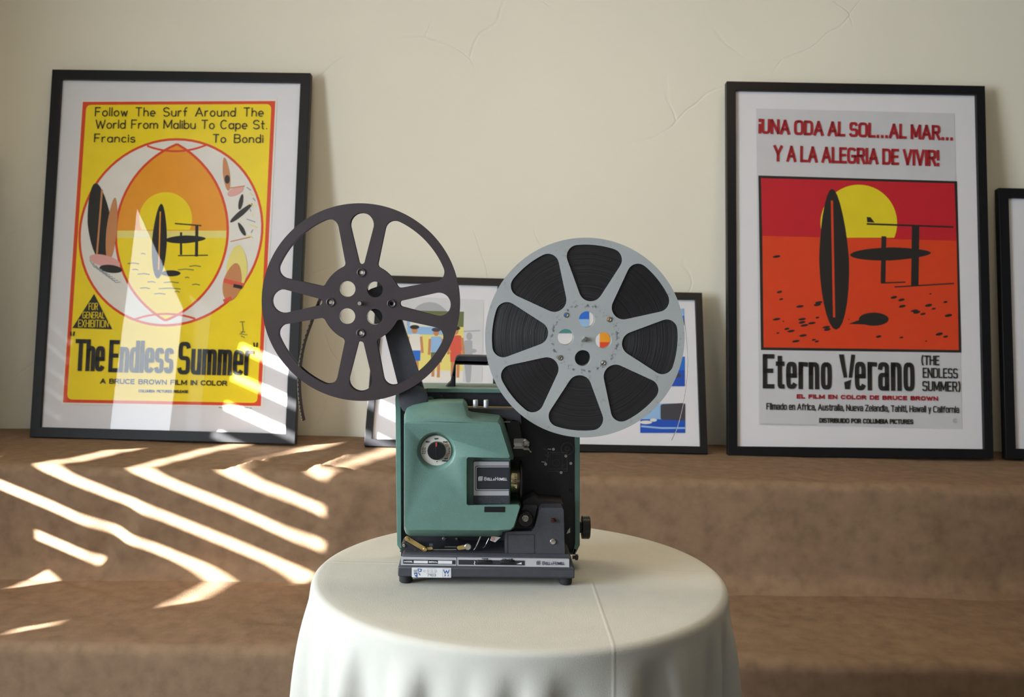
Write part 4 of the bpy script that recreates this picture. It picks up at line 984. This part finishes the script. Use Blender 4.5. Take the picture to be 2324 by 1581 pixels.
# ------------------------------------------------------------------ film reels
M_brown = mat('brown_enamel', S(62, 54, 56), 0.38, var=0.14, vscale=14, bump=0.12, bscale=300)
M_greyr = mat('grey_worn_enamel', S(166, 168, 167), 0.45, var=0.06, vscale=9, bump=0.06, bscale=400)
def worn(m):
    nt = m.node_tree; N = nt.nodes; L = nt.links; b = N['Principled BSDF']; cr = [n for n in N if n.type == 'VALTORGB'][0]
    tc = N.new('ShaderNodeTexCoord'); nz = N.new('ShaderNodeTexNoise'); nz.inputs['Scale'].default_value = 75; nz.inputs['Detail'].default_value = 8; nz.inputs['Roughness'].default_value = .7
    L.new(tc.outputs['Object'], nz.inputs['Vector'])
    r2 = N.new('ShaderNodeMapRange'); r2.inputs['From Min'].default_value = .57; r2.inputs['From Max'].default_value = .70; L.new(nz.outputs['Fac'], r2.inputs['Value'])
    # rubbed ring around the hub
    ln = N.new('ShaderNodeVectorMath'); ln.operation = 'LENGTH'; L.new(tc.outputs['Object'], ln.inputs[0])
    s1 = N.new('ShaderNodeMath'); s1.operation = 'SUBTRACT'; s1.inputs[1].default_value = 0.052; L.new(ln.outputs['Value'], s1.inputs[0])
    ab = N.new('ShaderNodeMath'); ab.operation = 'ABSOLUTE'; L.new(s1.outputs[0], ab.inputs[0])
    rg = N.new('ShaderNodeMapRange'); rg.inputs['From Max'].default_value = .0045; rg.inputs['To Min'].default_value = 1; rg.inputs['To Max'].default_value = 0; L.new(ab.outputs[0], rg.inputs['Value'])
    n3 = N.new('ShaderNodeTexNoise'); n3.inputs['Scale'].default_value = 170; L.new(tc.outputs['Object'], n3.inputs['Vector'])
    r3 = N.new('ShaderNodeMapRange'); r3.inputs['From Min'].default_value = .52; r3.inputs['From Max'].default_value = .62; L.new(n3.outputs['Fac'], r3.inputs['Value'])
    mu = N.new('ShaderNodeMath'); mu.operation = 'MULTIPLY'; L.new(rg.outputs[0], mu.inputs[0]); L.new(r3.outputs[0], mu.inputs[1])
    mx = N.new('ShaderNodeMix'); mx.data_type = 'RGBA'; mx.inputs[7].default_value = S(120, 108, 90); L.new(cr.outputs['Color'], mx.inputs[6]); 
    sc1 = N.new('ShaderNodeMath'); sc1.operation = 'MULTIPLY'; sc1.inputs[1].default_value = .6; L.new(r2.outputs[0], sc1.inputs[0]); L.new(sc1.outputs[0], mx.inputs[0])
    m2 = N.new('ShaderNodeMix'); m2.data_type = 'RGBA'; m2.inputs[7].default_value = S(84, 88, 96); L.new(mx.outputs[2], m2.inputs[6]); L.new(mu.outputs[0], m2.inputs[0])
    L.new(m2.outputs[2], b.inputs['Base Color'])
worn(M_greyr)
M_film = mat('wound_film', S(30, 28, 30), 0.34, var=0.12, vscale=5, spec=0.5)
def film_rings():
    nt = M_film.node_tree; N = nt.nodes; L = nt.links; b = N['Principled BSDF']
    tc = N.new('ShaderNodeTexCoord'); ln = N.new('ShaderNodeVectorMath'); ln.operation = 'MULTIPLY'; ln.inputs[1].default_value = (1, 0, 1); L.new(tc.outputs['Object'], ln.inputs[0])
    le = N.new('ShaderNodeVectorMath'); le.operation = 'LENGTH'; L.new(ln.outputs[0], le.inputs[0])
    nz = N.new('ShaderNodeTexNoise'); nz.noise_dimensions = '1D'; nz.inputs['Scale'].default_value = 420; nz.inputs['Detail'].default_value = 6; nz.inputs['Roughness'].default_value = .75; L.new(le.outputs['Value'], nz.inputs['W'])
    bp = N.new('ShaderNodeBump'); bp.inputs['Strength'].default_value = .5; bp.inputs['Distance'].default_value = .0012; L.new(nz.outputs['Fac'], bp.inputs['Height']); L.new(bp.outputs['Normal'], b.inputs['Normal'])
    mr = N.new('ShaderNodeMapRange'); mr.inputs['From Min'].default_value = .3; mr.inputs['From Max'].default_value = .7; mr.inputs['To Min'].default_value = .2; mr.inputs['To Max'].default_value = .55; L.new(nz.outputs['Fac'], mr.inputs['Value']); L.new(mr.outputs[0], b.inputs['Roughness'])
film_rings()
M_fstrip = mat('film_strip', S(40, 36, 34), 0.3, var=0.1, vscale=30); M_perf = mat('film_edge', S(226, 220, 205), 0.4, var=0.05, vscale=30)

def reel_frame(name, px, py, tx_=0.0, tz_=0.0):
    q = PJ.p3(px, py, yr); wpt = PJ.o + MP @ q
    Mr = MP @ Matrix.Rotation(tz_, 3, 'Z') @ Matrix.Rotation(tx_, 3, 'X')
    return Frame(name, wpt, Mr)
def polar(pts, k, rot):
    c, s_ = math.cos(rot), math.sin(rot); return [((x * c - y * s_) * k, (x * s_ + y * c) * k) for x, y in pts]
def arc_pts(r, a0, a1, n): return [(r * math.cos(math.radians(a0 + (a1 - a0) * i / n)), r * math.sin(math.radians(a0 + (a1 - a0) * i / n))) for i in range(n + 1)]
def flange(name, parent, k, R, wins, holes, y0, th, m, label=None):
    out = [(R * k * math.cos(2 * math.pi * i / 160), R * k * math.sin(2 * math.pi * i / 160)) for i in range(160)]
    hs = wins + holes
    o = MB().prism(out, y0, y0 + th, hs).build(name, m, parent, smooth=30, label=label)
    return o
def teardrop(r0, w0, r1, w1):
    """slot narrow at r0, round and wide at r1, pointing up"""
    pts = [(w0 * math.cos(math.radians(a)), r0 + w0 + w0 * math.sin(math.radians(a))) for a in range(180, 361, 20)]
    pts += [(w1 * math.cos(math.radians(a)), r1 - w1 + w1 * math.sin(math.radians(a))) for a in range(-8, 189, 14)]
    return pts
def sector(p1, p2, Ro, rf, Ri=None, rfi=0):
    """spoked-wheel opening around +y: side line p1-p2 (right side), outer arc Ro with fillet rf; inner arc Ri with fillet rfi, or one round end rfi"""
    a, b = Vector(p1), Vector(p2); d = (b - a).normalized(); n = Vector((-d.y, d.x))       # n points into the opening
    def hit(rad, off, far=True):
        q = a + n * off; bb = q.dot(d); cc = q.dot(q) - rad * rad; t = -bb + math.sqrt(bb * bb - cc); return q + d * t
    def sweep(c, r, a0, a1, k=8):
        while a1 - a0 > math.pi: a1 -= 2 * math.pi
        while a1 - a0 < -math.pi: a1 += 2 * math.pi
        return [(c.x + r * math.cos(a0 + (a1 - a0) * i / k), c.y + r * math.sin(a0 + (a1 - a0) * i / k)) for i in range(k + 1)]
    an = math.atan2(-n.y, -n.x); pts = []
    if Ri:
        c = hit(Ri + rfi, rfi); ca = math.atan2(c.y, c.x); pts += sweep(c, rfi, ca + math.pi, an)
    else:
        # round end tangent to both sides whose lowest point is at radius rfi
        m = (a - Vector((0, 0))); g = lambda y: (Vector((0, y)) - a).dot(n)
        y = rfi
        for _ in range(200): y = rfi + g(y)
        r = y - rfi; pts += sweep(Vector((0, y)), r, -math.pi / 2, an)
    c = hit(Ro - rf, rf); ca = math.atan2(c.y, c.x); pts += sweep(c, rf, an, ca)
    k = 8; pts += [(Ro * math.cos(ca + (math.pi / 2 - ca) * i / k), Ro * math.sin(ca + (math.pi / 2 - ca) * i / k)) for i in range(1, k + 1)]
    left = [(-x, y) for x, y in pts[::-1]][1:]
    out = pts + left
    if not Ri: out = out[:-1]
    else:
        # close along the inner arc
        a0 = math.atan2(left[-1][1], left[-1][0]); a1 = math.atan2(pts[0][1], pts[0][0])
        out += [(Ri * math.cos(a0 + (a1 - a0) * i / 8), Ri * math.sin(a0 + (a1 - a0) * i / 8)) for i in range(1, 8)]
    return out
# empty brown take-up reel
k1 = PJ.k(819, 687, yr); R1 = reel_frame('film_reel', 819.5, 687)
tag(R1.e, 'brown enamelled film reel, nearly empty, on the upper left arm of the projector', 'film reel', None)
w1 = []
for q in range(4):
    rot = q * math.pi / 2
    w1.append(polar(teardrop(88, 7.5, 204, 27), k1, rot))
    w1.append(polar(sector((31.1, 79.2), (96.9, 177.5), 204, 22, 91, 9), k1, rot + math.pi / 4))
h1 = [polar(circ(31 * a, 31 * b, 18, 28), k1, 0) for a in (-1, 1) for b in (-1, 1)]
riv1 = [(0, 69), (69, 0), (0, -69), (-69, 0)]
rh1 = [polar(circ(a, b, 4.2, 14), k1, 0) for a, b in riv1]
GAPR = 0.0170
def rim_flange(name, y0, back):
    o = flange(name, R1.e, k1, 225, w1, h1 + rh1, y0, .0013, M_brown); return o
f1 = rim_flange('front_flange', 0.0, False); f2 = rim_flange('back_flange', GAPR, True)
for (a, b) in riv1:
    MB().lathe([(10.5 * k1, -.0001), (10 * k1, -.0012), (8.5 * k1, -.0016), (7 * k1, -.0006), (4.3 * k1, -.0002), (4.2 * k1, .001)], (a * k1, 0, b * k1), 'y', 22, caps=False).build('rivet', M_brown, f1)
hb = MB().prism([(80 * k1 * math.cos(2 * math.pi * i / 64), 80 * k1 * math.sin(2 * math.pi * i / 64)) for i in range(64)], .0015, GAPR - .0002, h1 + rh1)
hb.build('hub', M_chrome, R1.e, smooth=30)
MB().lathe([(86 * k1, .002), (86 * k1, GAPR - .001)], (0, 0, 0), 'y', 64, caps=False).build('film_turns', M_fstrip, R1.e)
def ribbon(fr, name, pts, wid, twist, y0):
    """film strip hanging in a curve; its edge carries the perforations"""
    mb = MB(); P_ = [Vector((a, 0, b)) for a, b in pts]; sm = []
    for i in range(len(P_) - 1):
        p0, p1, p2, p3 = P_[max(i - 1, 0)], P_[i], P_[i + 1], P_[min(i + 2, len(P_) - 1)]
        for j in range(14):
            t = j / 14; sm.append(0.5 * ((2 * p1) + (-p0 + p2) * t + (2 * p0 - 5 * p1 + 4 * p2 - p3) * t * t + (-p0 + 3 * p1 - 3 * p2 + p3) * t ** 3))
    sm.append(P_[-1]); n = len(sm)
    for i in range(n - 1):
        def row(q, idx):
            t = (sm[min(idx + 1, n - 1)] - sm[max(idx - 1, 0)]).normalized(); nn = Vector((-t.z, 0, t.x)); dirv = (Vector((0, 1, 0)) * math.cos(twist) + nn * math.sin(twist))
            return [q + Vector((0, y0, 0)) + dirv * (wid * f) for f in (0, .12, .30, 1.0)]
        a, b = row(sm[i], i), row(sm[i + 1], i + 1)
        for j in range(3):
            mb.add([a[j], a[j + 1], b[j + 1], b[j]], [(0, 1, 2, 3)], 1 if (j == 1 and (i // 1) % 3 != 0) or j == 0 else 0)
    return mb.build(name, [M_fstrip, M_perf], fr.e, recalc=False, smooth=0)
def rl(fr, pts): return [fr.p(a, b, 0.004) for a, b in pts]
ribbon(R1, 'film_tail', rl(R1, [(735, 655), (722, 680), (703, 730), (686, 780), (677, 830), (675, 880), (679, 925), (685, 956)]), .0155, 0.22, .002)
# full grey feed reel
k2 = PJ.k(1328, 768, yr); R2 = reel_frame('film_reel', 1328, 767.5)
tag(R2.e, 'grey worn film reel, full of dark film, on the upper right arm of the projector', 'film reel', None)
w2 = []
win_ = sector((24.5, 100), (51, 153), 211, 25, None, 84.5)
for q in range(8): w2.append(polar(win_, k2, -math.radians(5 + q * 45)))
ho = [(3, 43), (-44, 2), (42, -4), (-4, -45)]
h2 = [polar(circ(a, b, 18.3, 28), k2, 0) for a, b in ho]
riv2 = [(-45, 52), (53, 44), (-56, -45), (42, -55)]
rh2 = [polar(circ(a, b, 3.6, 14), k2, 0) for a, b in riv2]
f3 = flange('front_flange', R2.e, k2, 226.5, w2, h2 + rh2, 0.0, .0012, M_greyr); flange('back_flange', R2.e, k2, 226.5, w2, h2 + rh2, GAPR, .0012, M_greyr)
for (a, b) in riv2:
    MB().lathe([(6.2 * k2, -.0001), (6.0 * k2, -.001), (4.6 * k2, -.0013), (3.7 * k2, -.0006), (3.6 * k2, .001)], (a * k2, 0, b * k2), 'y', 22, caps=False).build('eyelet', M_chrome, f3)
MB().prism([(78 * k2 * math.cos(2 * math.pi * i / 64), 78 * k2 * math.sin(2 * math.pi * i / 64)) for i in range(64)], .0014, GAPR - .0002, h2 + rh2).build('hub', M_greyr, R2.e, smooth=30)
MB().prism([(216 * k2 * math.cos(2 * math.pi * i / 128), 216 * k2 * math.sin(2 * math.pi * i / 128)) for i in range(128)], .0022, GAPR - .0008,
           [[(78.5 * k2 * math.cos(2 * math.pi * i / 64), 78.5 * k2 * math.sin(2 * math.pi * i / 64)) for i in range(64)]]).build('film_roll', M_film, R2.e, smooth=30, label='dark wound film')
ribbon(R2, 'film_tail', rl(R2, [(1549, 700), (1554, 730), (1558, 770), (1561, 820), (1558, 870), (1550, 920), (1537, 970), (1524, 1000)]), .0155, 0.16, .002)
# spindles belong to the arms and come through the reel centres
def spindle(par, px, py, sq):
    c = PJ.p3(px, py, yr); k_ = PJ.k(px, py, yr)
    mb = MB().lathe([(4.2 * k_, -.006), (4.8 * k_, -.005), (4.8 * k_, .024)], (c.x, c.y, c.z), 'y', 4 if sq else 20)
    if sq: mb.box(c.x - .005, c.x - .001, c.y - .0035, c.y - .002, c.z - .0045, c.z - .001)
    mb.build('spindle', M_chrome, par)
spindle(la_, 817, 688, False); spindle(ra_, 1327, 769, True)
